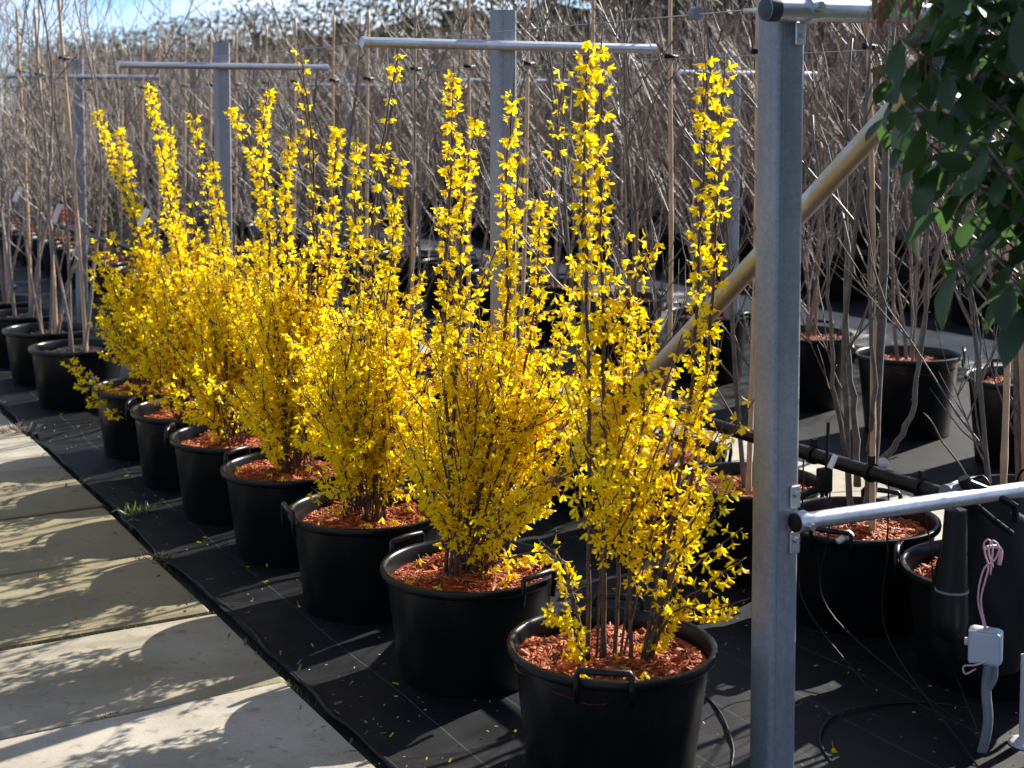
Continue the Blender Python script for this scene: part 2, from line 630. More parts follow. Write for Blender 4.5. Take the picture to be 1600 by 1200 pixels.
# the rolled edge of the fabric beside the path
mb = MB()
pts = []
for i in range(260):
    y = 1.0 + i * 0.06
    pts.append((1.553 + 0.012 * math.sin(y * 3.1) + 0.006 * math.sin(y * 11.3) + 0.004 * math.sin(y * 23), y, 0.016 + 0.006 * math.sin(y * 5.3 + 1)))
mb.tube(pts, [0.007 + 0.003 * math.sin(i * 0.7) for i in range(260)], 7)
tag(mb.build('fabric_hem', M['fabric']), kind='structure')


def slab_mesh(w, l, h, name='paving_slab', seed=0):
    r = random.Random(seed)
    b = MB()
    b.box((0, 0, 0), (w, l, h), 0.006)
    b.v = [(x + r.uniform(-0.005, 0.005), y + r.uniform(-0.005, 0.005), z) for x, y, z in b.v]
    return b.mesh(name, M['slab'], False)


def path(name, xa, xb, ys, gap, seed, ages=()):
    r = random.Random(seed)
    b = MB()
    b.quad_grid([[(xa - 0.02, ys[0], -0.012), (xb + 0.015, ys[0], -0.012)], [(xa - 0.02, ys[-1], -0.012), (xb + 0.015, ys[-1], -0.012)]])
    root = tag(b.build(name, M['soil']), kind='structure')
    protos = {}
    for k in range(len(ys) - 1):
        l = round(ys[k + 1] - ys[k] - gap, 3)
        key = (l, k % 3)
        if key not in protos:
            protos[key] = slab_mesh(xb - xa, l, 0.05, seed=k)
        o = link('paving_slab', protos[key], root)
        o.location = (xa + r.uniform(-0.008, 0.008), ys[k] + gap / 2, -0.032 + r.uniform(-0.004, 0.005))
        age = ages[k] if k < len(ages) else r.uniform(0.0, 0.6)
        o.color = (age, age, age, 1)
        o.rotation_euler = (r.uniform(-0.004, 0.004), r.uniform(-0.004, 0.004), r.uniform(-0.005, 0.005))
    return root


ys = [1.1, 1.84, 2.57, 3.30, 4.03, 4.73, 5.46, 6.22, 7.02] + [7.02 + 0.73 * k for k in range(1, 14)]
path('path', 0.10, 1.512, ys, 0.022, 3, (0.1, 0.1, 0.1, 0.14, 0.34, 0.66, 0.64, 0.54, 0.2, 0.25))
path('path', 4.14, 4.84, [3.0 + 0.73 * k for k in range(0, 40)], 0.012, 5, [0.05 + 0.03 * (k * 7 % 5) for k in range(40)])
path('path', 7.22, 8.24, [5.0 + 1.0 * k for k in range(0, 38)], 0.012, 6, [0.02 + 0.03 * (k * 7 % 5) for k in range(40)])

# ------------------------------------------------------------------ trellis
GALV = M['steel']


def post_mesh(s, z0, z1, name='post', r=0.013):
    """a hollow rounded square section with a folded lip groove down one corner"""
    b = MB()
    h = s / 2
    ring = []
    for cx, cy, a0 in ((h - r, h - r, 0), (-h + r, h - r, 90), (-h + r, -h + r, 180), (h - r, -h + r, 270)):
        for k in range(5):
            a = rad(a0 + k * 22.5)
            ring.append((cx + r * math.cos(a), cy + r * math.sin(a)))
    n = len(ring)
    for z in (z0, z1):
        b.v += [(x, y, z) for x, y in ring]
    t = 0.9
    b.v += [(x * t, y * t, z1) for x, y in ring] + [(x * t, y * t, z1 - 0.15) for x, y in ring]
    for lvl in range(3):
        o = lvl * n
        for k in range(n):
            b.f.append((o + k, o + (k + 1) % n, o + n + (k + 1) % n, o + n + k))
    b.f.append(tuple(3 * n + k for k in range(n)))
    # the lip: a slim strip standing 2 mm proud beside the camera-side corner
    b.box((-h + 0.016, -h - 0.002, z0), (-h + 0.020, -h + 0.004, z1 - 0.004))
    return b


def crossbar(b, p, q, r, sides=20):
    b.tube([p, q], r, sides)


def trellis_post(x, y, label, x_lo, x_hi, s=0.072, group='steel trellis posts with crossbars', name='trellis_post'):
    t = tag(empty(name, (x, y, 0)), label, 'trellis post', group)
    post_mesh(s, -0.1, 2.04).build('post', GALV, t, True, rad(35))
    b = MB()
    crossbar(b, (x_lo - x, -s / 2 - 0.018, 1.92), (x_hi - x, -s / 2 - 0.018, 1.92), 0.017, 14)
    bar = b.build('crossbar', M['pipe'], t, True, rad(40))
    for xx in (x_lo - x, x_hi - x):
        b = MB()
        b.tube([(xx - 0.012, -s / 2 - 0.018, 1.92), (xx + 0.012, -s / 2 - 0.018, 1.92)], 0.0185, 12)
        b.build('end_cap', M['pipe'], bar, True, rad(40))
    return t


X_POST = 2.43
trellis_post(X_POST, 4.36, 'grey steel post with crossbar rising behind the second and third forsythia pots', 1.90, 3.00)
trellis_post(X_POST, 7.32, 'grey steel post with crossbar behind the farther forsythias, second of the trellis line', 1.90, 2.98)
trellis_post(X_POST, 10.45, 'farthest grey steel post with crossbar, standing among the bare trees beside the path', 1.90, 2.98)
trellis_post(5.74, 7.35, 'pale steel post with crossbar seen just beside the near end post', 5.30, 6.35)
for k in range(4):
    trellis_post(5.80, 10.45 + 3.1 * k, '%s distant steel crossbar post in the trellis line beyond the slab strip' % ('nearer', 'second', 'third', 'farthest')[k], 5.30, 6.40)

# the near end frame: post, top pipe, lower pipe, brace
fx, fy, fs = 2.385, 2.865, 0.088
frame = tag(empty('trellis_end_frame', (fx, fy, 0)), 'large galvanised steel end post with top pipe, lower pipe and diagonal brace', 'steel frame')
post_mesh(fs, -0.1, 1.945, r=0.015).build('post', GALV, frame, True, rad(35))
PY = -fs / 2 - 0.034
b = MB()
b.tube([(-0.115, PY, 1.951), (0.9, PY, 1.962), (1.75, PY, 1.972)], 0.0285, 28)
tp = b.build('top_pipe', M['pipe'], frame, True, rad(40))
b = MB()
b.lathe([(0.0, 0.0), (0.024, 0.0), (0.0295, -0.003), (0.0305, -0.010), (0.0305, -0.034), (0.0287, -0.034)], 28)
cap = b.build('end_cap', M['darkcap'], tp, True, rad(40))
cap.location = (-0.117, PY, 1.951)
cap.rotation_euler = (0, rad(-90), 0)
b = MB()
b.tube([(-0.094, PY, 1.951), (-0.02, PY, 1.952)], 0.0296, 28)
b.build('sleeve', M['pipe'], tp, True, rad(40))
b = MB()
b.tube([(0.008, PY, 1.952), (0.034, PY, 1.9525)], 0.0345, 28)
cl = b.build('clamp', M['pipe'], frame, True, rad(40))
b = MB()
b.tube([(0.021, PY - 0.030, 1.957), (0.021, PY - 0.047, 1.959)], 0.0125, 16)
b.tube([(0.021, PY - 0.046, 1.959), (0.021, PY - 0.049, 1.9593)], 0.006, 6)
b.build('bolt', M['bolt'], cl, True, rad(40))
b = MB()
b.box((0.004, -fs / 2 - 0.008, 1.868), (0.036, -fs / 2 - 0.0015, 1.925), 0.002)
br = b.build('bracket', M['pipe'], frame, False)
b = MB()
b.tube([(0.024, -fs / 2 - 0.007, 1.892), (0.024, -fs / 2 - 0.014, 1.892)], 0.006, 6)
b.build('bolt', M['bolt'], br, False)
# lower pipe
LZ = 0.683
b = MB()
b.tube([(0.0, PY + 0.004, LZ), (0.62, PY + 0.004, LZ - 0.016), (1.6, PY + 0.004, LZ - 0.042)], 0.0215, 24)
lp = b.build('lower_pipe', M['pipe'], frame, True, rad(40))
b = MB()
b.lathe([(0.0, 0.0), (0.019, 0.0), (0.023, -0.003), (0.0235, -0.026), (0.0215, -0.026)], 24)
c2 = b.build('end_cap', M['rubber'], lp, True, rad(40))
c2.location = (-0.004, PY + 0.004, LZ)
c2.rotation_euler = (0, rad(-90), 0)
b = MB()
b.tube([(0.004, PY + 0.004, LZ), (0.034, PY + 0.004, LZ + 0.0006)], 0.0272, 24)
cl = b.build('clamp', M['pipe'], frame, True, rad(40))
b = MB()
b.tube([(0.03, PY - 0.022, LZ - 0.006), (0.03, PY - 0.034, LZ - 0.007)], 0.009, 16)
b.build('bolt', M['bolt'], cl, True, rad(40))
for z in (LZ + 0.058, LZ - 0.058):
    b = MB()
    lo, hi = (z - 0.030, z + 0.028)
    b.box((0.008, -fs / 2 - 0.008, lo), (0.039, -fs / 2 - 0.0015, hi), 0.002)
    br = b.build('bracket', M['pipe'], frame, False)
    b = MB()
    b.tube([(0.025, -fs / 2 - 0.007, z + 0.006), (0.025, -fs / 2 - 0.016, z + 0.006)], 0.0075, 6)
    b.tube([(0.025, -fs / 2 - 0.0085, z + 0.006), (0.025, -fs / 2 - 0.0095, z + 0.006)], 0.011, 14)
    b.build('bolt', M['bolt'], br, False)
# diagonal brace running along the row down to the next post
b = MB()
bx0 = 2.84 - fx
b.tube([(bx0, 2.83 - fy, 1.796), (bx0, 3.78 - fy, 1.037), (bx0, 5.06 - fy, 0.012)], 0.031, 24)
b.build('brace', M['brace'], frame, True, rad(40))
b = MB()
b.tube([(bx0, 2.818 - fy, 1.806), (bx0, 2.855 - fy, 1.776)], 0.036, 20)
b.box((bx0 - 0.012, PY - 0.004, 1.76), (bx0 + 0.012, PY + 0.004, 1.99))
b.build('brace_socket', M['darkcap'], frame, True, rad(40))


def wire(p, q, label, sag=0.01):
    b = MB()
    p, q = Vector(p), Vector(q)
    pts = [p.lerp(q, i / 24) - Vector((0, 0, sag * math.sin(math.pi * i / 24))) for i in range(25)]
    b.tube(pts, 0.0019, 5)
    return tag(b.build('trellis_wire', M['wire']), label, 'wire', 'trellis wires')


wire((2.305, 2.84, 1.955), (1.92, 24, 1.935), 'thin wire running back from the top pipe end above the forsythias', 0.0)
wire((3.41, 2.3, 1.90), (3.41, 24, 1.92), 'thin wire holding the bamboo stakes behind the forsythias', 0.0)
wire((2.02, 7.3, 1.85), (1.92, 24, 1.86), 'thin wire among the bare trees at the path end', 0.0)
b = MB()
b.tube([(2.316, 2.835, 1.953), (2.296, 2.90, 1.953)], 0.0055, 8)
tag(b.build('wire_stub', M['bolt'], frame), None)
bpy.data.objects['wire_stub'].location = (-fx, -fy, 0)
b = MB()
b.tube([(2.298, 3.09, 1.958), (2.300, 3.115, 1.958)], 0.017, 18)
tag(b.build('wire_tensioner', M['greyring'], None, True, rad(40)), 'small round grey wire tensioner on the wire left of the end post', 'tensioner')

# ------------------------------------------------------------------ pots and mulch
POT_R, POT_H = 0.27, 0.34


def pot_mesh(R=POT_R, H=POT_H):
    b = MB()
    s = R / 0.27
    prof = [(0.0, 0.004), (0.205 * s, 0.0), (0.213 * s, 0.006), (0.2485 * s, H - 0.036), (0.250 * s, H - 0.030), (0.2615 * s, H - 0.028), (0.2685 * s, H - 0.022),
            (0.2705 * s, H - 0.012), (0.2685 * s, H - 0.003), (0.262 * s, H), (0.2545 * s, H - 0.003), (0.250 * s, H - 0.012), (0.247 * s, H - 0.04), (0.238 * s, H - 0.10), (0.0, H - 0.10)]
    b.lathe(prof, 64)
    me = b.mesh('pot', M['pot'], True)
    sharp_by_angle(me, rad(50))
    return me


def handle_mesh(R=POT_R, H=POT_H):
    b = MB()
    w, r = 0.066, R + 0.004
    pts = [(-w, r - 0.004, H - 0.055), (-w, r + 0.002, H - 0.01), (-w, r, H + 0.016), (-w + 0.006, r, H + 0.024), (0, r + 0.004, H + 0.025), (w - 0.006, r, H + 0.024), (w, r, H + 0.016), (w, r + 0.002, H - 0.01), (w, r - 0.004, H - 0.055)]
    b.tube(pts, [0.007, 0.0075, 0.0075, 0.0085, 0.0095, 0.0085, 0.0075, 0.0075, 0.007], 8)
    return b.mesh('handle', M['pot'], True)


POT, HANDLE = pot_mesh(), handle_mesh()
POT_TALL, HANDLE_TALL = pot_mesh(0.275, 0.42), handle_mesh(0.275, 0.42)

CHIP_V = np.array([(-.5, -.5, 0), (.5, -.5, 0), (.5, .5, 0), (-.5, .5, 0), (-.42, -.3, 1), (.42, -.4, 1), (.36, .4, 1), (-.4, .3, 1)], float)
CHIP_F = np.array([(4, 5, 6, 7), (0, 1, 5, 4), (1, 2, 6, 5), (2, 3, 7, 6), (3, 0, 4, 7)])


def mulch_mesh(seed, R=0.245, z0=0.295, n=2500, mat='mulch'):
    g = np.random.default_rng(seed)
    # bed
    nr, na = 12, 40
    v, f = [], []
    ph = g.uniform(0, 6.28, 4)

    def hz(x, y):
        return z0 + 0.018 * (1 - (x * x + y * y) / R ** 2) + 0.013 * np.sin(x * 22 + ph[0]) * np.sin(y * 19 + ph[1]) + 0.005 * np.sin(x * 47 + y * 31 + ph[2])
    for i in range(nr + 1):
        for k in range(na):
            r, a = R * i / nr, 2 * math.pi * k / na
            x, y = r * math.cos(a), r * math.sin(a)
            v.append((x, y, float(hz(x, y)) - 0.004))
    for i in range(nr):
        for k in range(na):
            f.append((i * na + k, i * na + (k + 1) % na, (i + 1) * na + (k + 1) % na, (i + 1) * na + k))
    L = np.exp(g.normal(math.log(0.018), 0.5, n)).clip(0.007, 0.05)
    r = np.minimum(R * np.sqrt(g.uniform(0, 0.98, n)), R - 0.012 - L * 0.5)
    a = g.uniform(0, 2 * np.pi, n)
    x, y = r * np.cos(a), r * np.sin(a)
    pos = np.stack([x, y, hz(x, y) + g.uniform(-0.003, 0.006, n)], 1)
    ax = np.stack([g.normal(0, .32, n), g.normal(0, .32, n), np.ones(n)], 1)
    rot = frames(ax, g.uniform(0, 6.28, n))
    tv = CHIP_V[None] * np.stack([L, (L * 0.15).clip(0.0017, 0.005) * g.uniform(.7, 1.5, n), np.full(n, 0.0022)], 1)[:, None, :]
    cv = np.einsum('nij,nkj->nki', rot, tv) + pos[:, None, :]
    cf = CHIP_F[None] + (np.arange(n) * 8)[:, None, None]
    vv = np.concatenate([np.array(v), cv.reshape(-1, 3)])
    ff = np.concatenate([np.array(f), cf.reshape(-1, 4) + len(v)])
    return np_mesh('mulch', vv, ff, M[mat], False)


MULCH = [mulch_mesh(s) for s in (1, 2, 3)]
MULCH_TALL = [mulch_mesh(s, 0.25, 0.365, 1300) for s in (4, 5)]


def soil_bed(seed):
    return mulch_mesh(seed, 0.245, 0.285, 700, 'soil')


SOIL = soil_bed(6)


def add_pot(root, handles, tall=False, mulch=None, spin=0.0):
    p = link('pot', POT_TALL if tall else POT, root)
    for a in handles:
        h = link('handle', HANDLE_TALL if tall else HANDLE, p)
        h.rotation_euler = (0, 0, a)
    mm = link('mulch', mulch, root)
    mm['kind'] = 'stuff'
    mm.location.z = RD.uniform(-0.014, 0.006)
    p.rotation_euler = (RD.uniform(-0.014, 0.014), RD.uniform(-0.014, 0.014), 0)
    mm.rotation_euler = (0, 0, spin)
    return p


# ------------------------------------------------------------------ forsythia
def flower_template(detail, spread, seed, cup=0.0):
    """four strap petals flaring from a short tube; hangs along +z from its stalk"""
    r = random.Random(seed)
    v, f = [], []
    for k in range(4):
        a = k * math.pi / 2 + r.uniform(-0.22, 0.22)
        sp = spread + r.uniform(-0.16, 0.16)
        ln = 0.0225 * r.uniform(0.85, 1.12)
        tw = r.uniform(-0.5, 0.5)
        ca, sa = math.cos(a), math.sin(a)
        secs = [(0.0, 0.0022), (0.35, 0.0043), (0.72, 0.0046), (1.0, 0.0012)] if detail else [(0.0, 0.0026), (0.6, 0.0054), (1.0, 0.0014)]
        base = len(v)
        rr, zz = 0.0016, 0.004
        prev = 0.0
        for t, w in secs:
            ang = sp * (0.55 + 0.75 * t) + cup * t
            dl = (t - prev) * ln
            prev = t
            rr += dl * math.sin(ang)
            zz += dl * math.cos(ang)
            wx, wy = -sa * math.cos(tw * t), ca * math.cos(tw * t)
            wz = math.sin(tw * t)
            if detail:
                v += [(rr * ca - wx * w, rr * sa - wy * w, zz - wz * w + 0.0011), (rr * ca, rr * sa, zz - 0.0006), (rr * ca + wx * w, rr * sa + wy * w, zz + wz * w + 0.0011)]
            else:
                v += [(rr * ca - wx * w, rr * sa - wy * w, zz - wz * w), (rr * ca + wx * w, rr * sa + wy * w, zz + wz * w)]
        m = 3 if detail else 2
        for i in range(len(secs) - 1):
            for j in range(m - 1):
                q = base + i * m + j
                f.append((q, q + 1, q + m + 1, q + m))
    # stalk and tube
    base = len(v)
    for z, w in ((-0.009, 0.0008), (0.0, 0.0011), (0.006, 0.0024)):
        for k in range(4):
            a = k * math.pi / 2
            v.append((w * math.cos(a), w * math.sin(a), z))
    for i in range(2):
        for k in range(4):
            f.append((base + i * 4 + k, base + i * 4 + (k + 1) % 4, base + i * 4 + 4 + (k + 1) % 4, base + i * 4 + 4 + k))
    mi = np.array([0] * (len(f) - 8) + [1] * 8)
    return np.array(v), np.array(f), mi


TEMPL_HI = [flower_template(True, sp, s, cu) for s, (sp, cu) in enumerate([(0.75, 0.25), (0.55, 0.35), (0.95, 0.1), (0.65, 0.0)])]
TEMPL_LO = [flower_template(False, sp, 10 + s, cu) for s, (sp, cu) in enumerate([(0.75, 0.25), (0.55, 0.35), (0.95, 0.1), (0.65, 0.0)])]


def petal_mesh(name, parts):
    """one mesh of many flowers: petals yellow, calyx and stalk brown"""
    V, Fc, MI, off = [], [], [], 0
    for (tv, tf, mi), P_, R_, S_ in parts:
        v, f = scatter(tv, tf, P_, R_, S_)
        V.append(v)
        Fc.append(f + off)
        MI.append(np.tile(mi, len(P_)))
        off += len(v)
    me = np_mesh(name, np.concatenate(V), np.concatenate(Fc), M['petal'])
    me.materials.append(M['calyx'])
    me.polygons.foreach_set('material_index', np.concatenate(MI).astype(np.int32))
    return me


ONE = (np.zeros((1, 3)), np.eye(3)[None], np.ones(1))
FLOWER_MESH = [petal_mesh('flower', [(t,) + ONE]) for t in TEMPL_HI]


def node_flowers(pts, s0, s1, spacing, per, rng, thin=0.0):
    """flower positions and axes for the nodes of one shoot"""
    P, A = [], []
    seg = [(pts[i + 1] - pts[i]).length for i in range(len(pts) - 1)]
    tot = sum(seg)
    d = tot * s0
    end = tot * s1
    phase = rng.uniform(0, 6.28)
    i, acc = 0, 0.0
    gap = 0.0
    while d < end:
        while i < len(seg) - 1 and acc + seg[i] < d:
            acc += seg[i]
            i += 1
        t = pts[i + 1] - pts[i]
        p = pts[i] + t * min(1.0, (d - acc) / max(seg[i], 1e-6))
        t = t.normalized()
        u = t.orthogonal().normalized()
        w = t.cross(u)
        phase += math.pi / 2 + rng.uniform(-.3, .3)
        if rng.random() > thin:
            k = per if isinstance(per, int) else rng.choice(per)
            for side in (0, math.pi):
                for q in range(k):
                    a = phase + side + rng.uniform(-0.75, 0.75)
                    rad_ = u * math.cos(a) + w * math.sin(a)
                    ax = rad_ * 1.0 + Vector((0, 0, -rng.uniform(0.3, 1.6))) + Vector((rng.gauss(0, .25), rng.gauss(0, .25), rng.gauss(0, .25)))
                    ax.normalize()
                    P.append(p + rad_ * 0.004 + ax * 0.010 + t * rng.uniform(-0.006, 0.006))
                    A.append(ax)
        d += spacing * rng.uniform(0.75, 1.3)
    return P, A


def forsythia(idx, px, py, canes, body, handles, label, seed, hi, individuals, size=1.0):
    rng = random.Random(seed)
    g = np.random.default_rng(seed)
    root = tag(empty('potted_forsythia', (px, py, 0.012)), label, 'forsythia', 'forsythias in black pots along the path')
    add_pot(root, handles, False, MULCH[idx % 3], seed * 1.7)
    if idx < 4:
        n_ = 9
        a_, r_ = g.uniform(0, 6.28, n_), 0.22 * np.sqrt(g.uniform(0.05, 1, n_))
        ax_ = np.stack([g.normal(0, .5, n_), g.normal(0, .5, n_), -np.ones(n_)], 1)
        fo = link('fallen_flowers', petal_mesh('fallen_flowers', [(TEMPL_HI[1], np.stack([r_ * np.cos(a_), r_ * np.sin(a_), np.full(n_, 0.335)], 1), frames(ax_, g.uniform(0, 6, n_)), np.ones(n_))]), root)
        fo['kind'] = 'stuff'
    base = Vector((px, py, 0))
    zc = depth_of((px, py, 0.9))
    shoots = []   # (polyline local, radii, tall)
    for c in canes:
        jit, tip, mids, opts = c
        bx, by = rng.uniform(-0.07, 0.07), rng.uniform(-0.06, 0.06)
        if 'b' in opts:
            p0 = at(opts['b'][0], opts['b'][1], zc)
            bx, by = (p0.x - px), (p0.y - py)
            l = math.hypot(bx, by)
            if l > 0.13:
                bx, by = bx * 0.13 / l, by * 0.13 / l
        ctrl = [Vector((bx, by, 0.29)) + base]
        m = len(mids)
        for k, q in enumerate(reversed(mids)):
            ctrl.append(at(q[0], q[1], zc + jit * (k + 1) / (m + 1)))
        ctrl.append(at(tip[0], tip[1], zc + jit))
        pts = [p - base for p in spline(ctrl, 26)]
        # slight kinks at the nodes
        pts = [p + Vector((rng.gauss(0, .0022), rng.gauss(0, .0022), 0)) if 0 < i < 25 else p for i, p in enumerate(pts)]
        shoots.append((pts, opts, True))
    x0, x1, ytop, ybot, n, lo, ntw_ = body
    for k in range(n):
        u = (k + rng.random()) / n
        tx = x0 + (x1 - x0) * u
        edge = abs(2 * u - 1)
        ty = ytop + (ybot - ytop) * (edge ** 2 * 0.55 + rng.random() ** 1.4 * 0.5)
        jit = rng.uniform(-0.28, 0.28) * (1.0 - 0.35 * edge)
        tip = at(tx, ty, zc + jit)
        a, rr = rng.uniform(0, 6.28), rng.uniform(0.01, 0.09)
        p0 = base + Vector((rr * math.cos(a), rr * math.sin(a), 0.29))
        mid = p0.lerp(tip, 0.5)
        mid = Vector((p0.x * 0.6 + tip.x * 0.4, p0.y * 0.6 + tip.y * 0.4, p0.z * 0.45 + tip.z * 0.55)) + Vector((rng.gauss(0, .02), rng.gauss(0, .02), 0))
        pts = [p - base for p in spline([p0, mid, tip], 16)]
        shoots.append((pts, {'s0': lo, 'tw': ntw_}, False))
    singles = []
    total = 0
    for pts, opts, tall in shoots:
        P, A = [], []
        mbc = MB()
        L = sum((pts[i + 1] - pts[i]).length for i in range(len(pts) - 1))
        r0 = (0.0068 if tall else 0.0048) * min(1.0, 0.55 + L * 0.35)
        rr = [max(0.0016, r0 * (1 - 0.80 * (i / (len(pts) - 1)))) for i in range(len(pts))]
        mbc.tube(pts, rr, 6)
        s0 = opts.get('s0', 0.30)
        p_, a_ = node_flowers(pts, s0, rng.uniform(0.955, 0.995), opts.get('gap', 0.0255 if tall else 0.038), opts.get('per', [2, 2, 3] if tall else [1, 1, 2]), rng, opts.get('thin', 0.08 if tall else 0.15))
        nmain = len(p_)
        P += p_
        A += a_
        ntw = opts.get('tw', 5)
        t_hi = opts.get('twhi', 0.44 if tall else 0.9)
        for q in range(ntw):
            s = rng.uniform(opts.get('twlo', 0.14 if tall else max(0.2, s0)), t_hi)
            i = int(s * (len(pts) - 1))
            p = pts[i]
            t = (pts[min(i + 1, len(pts) - 1)] - pts[max(i - 1, 0)]).normalized()
            a = rng.uniform(0, 6.28)
            u = t.orthogonal().normalized()
            out = u * math.cos(a) + t.cross(u) * math.sin(a)
            ln = rng.uniform(0.08, 0.34)
            d1 = (t * 1.0 + out * 0.75 + Vector((0, 0, rng.uniform(-.1, .35)))).normalized()
            tw = [p, p + d1 * ln * 0.5, p + d1 * ln * 0.9 + Vector((0, 0, ln * 0.18))]
            tw = spline(tw, 7)
            mbc.tube(tw, [0.0027 - 0.0002 * j for j in range(7)], 4)
            p_, a_ = node_flowers(tw, 0.12, 0.99, 0.036, [1, 1, 2], rng, 0.15)
            P += p_
            A += a_
        cane = mbc.build('cane', M['cane'], root)
        P = np.array([tuple(p) for p in P])
        A = np.array([tuple(p) for p in A])
        n = len(P)
        if n == 0:
            continue
        take = np.zeros(n, bool)
        if tall and individuals:
            # the flowers of the free-standing upper shoot are picked apart singly
            upper = np.arange(nmain)[int(nmain * 0.35):]
            take[upper] = True
        S = g.uniform(0.7, 1.18, n) * size
        spin = g.uniform(0, 6.28, n)
        rot = frames(A, spin)
        kind = g.integers(0, 4, n)
        for i in np.nonzero(take)[0]:
            singles.append((cane, P[i], rot[i], S[i], kind[i]))
        T = TEMPL_HI if hi else TEMPL_LO
        parts = []
        for k in range(4):
            sel = np.nonzero((kind == k) & ~take)[0]
            if len(sel):
                parts.append((T[k], P[sel], rot[sel], S[sel]))
        if parts:
            o = link('blossoms', petal_mesh('blossoms', parts), cane)
            o['kind'] = 'stuff'
        total += n
    rng.shuffle(singles)
    rest = {}
    for j, (cane, p, r, s, k) in enumerate(singles):
        if j < individuals:
            o = bpy.data.objects.new('flower', FLOWER_MESH[k])
            COL.objects.link(o)
            o.parent = cane
            m4 = Matrix([[r[a][b_] * s for b_ in range(3)] + [p[a]] for a in range(3)] + [[0, 0, 0, 1]])
            o.matrix_basis = m4
        else:
            rest.setdefault(cane, []).append((p, r, s, k))
    for cane, items in rest.items():
        parts = []
        for k in range(4):
            it = [q for q in items if q[3] == k]
            if it:
                parts.append(((TEMPL_HI if hi else TEMPL_LO)[k], np.array([q[0] for q in it]), np.array([q[1] for q in it]), np.array([q[2] for q in it])))
        o = link('blossoms', petal_mesh('blossoms', parts), cane)
        o['kind'] = 'stuff'
    return total


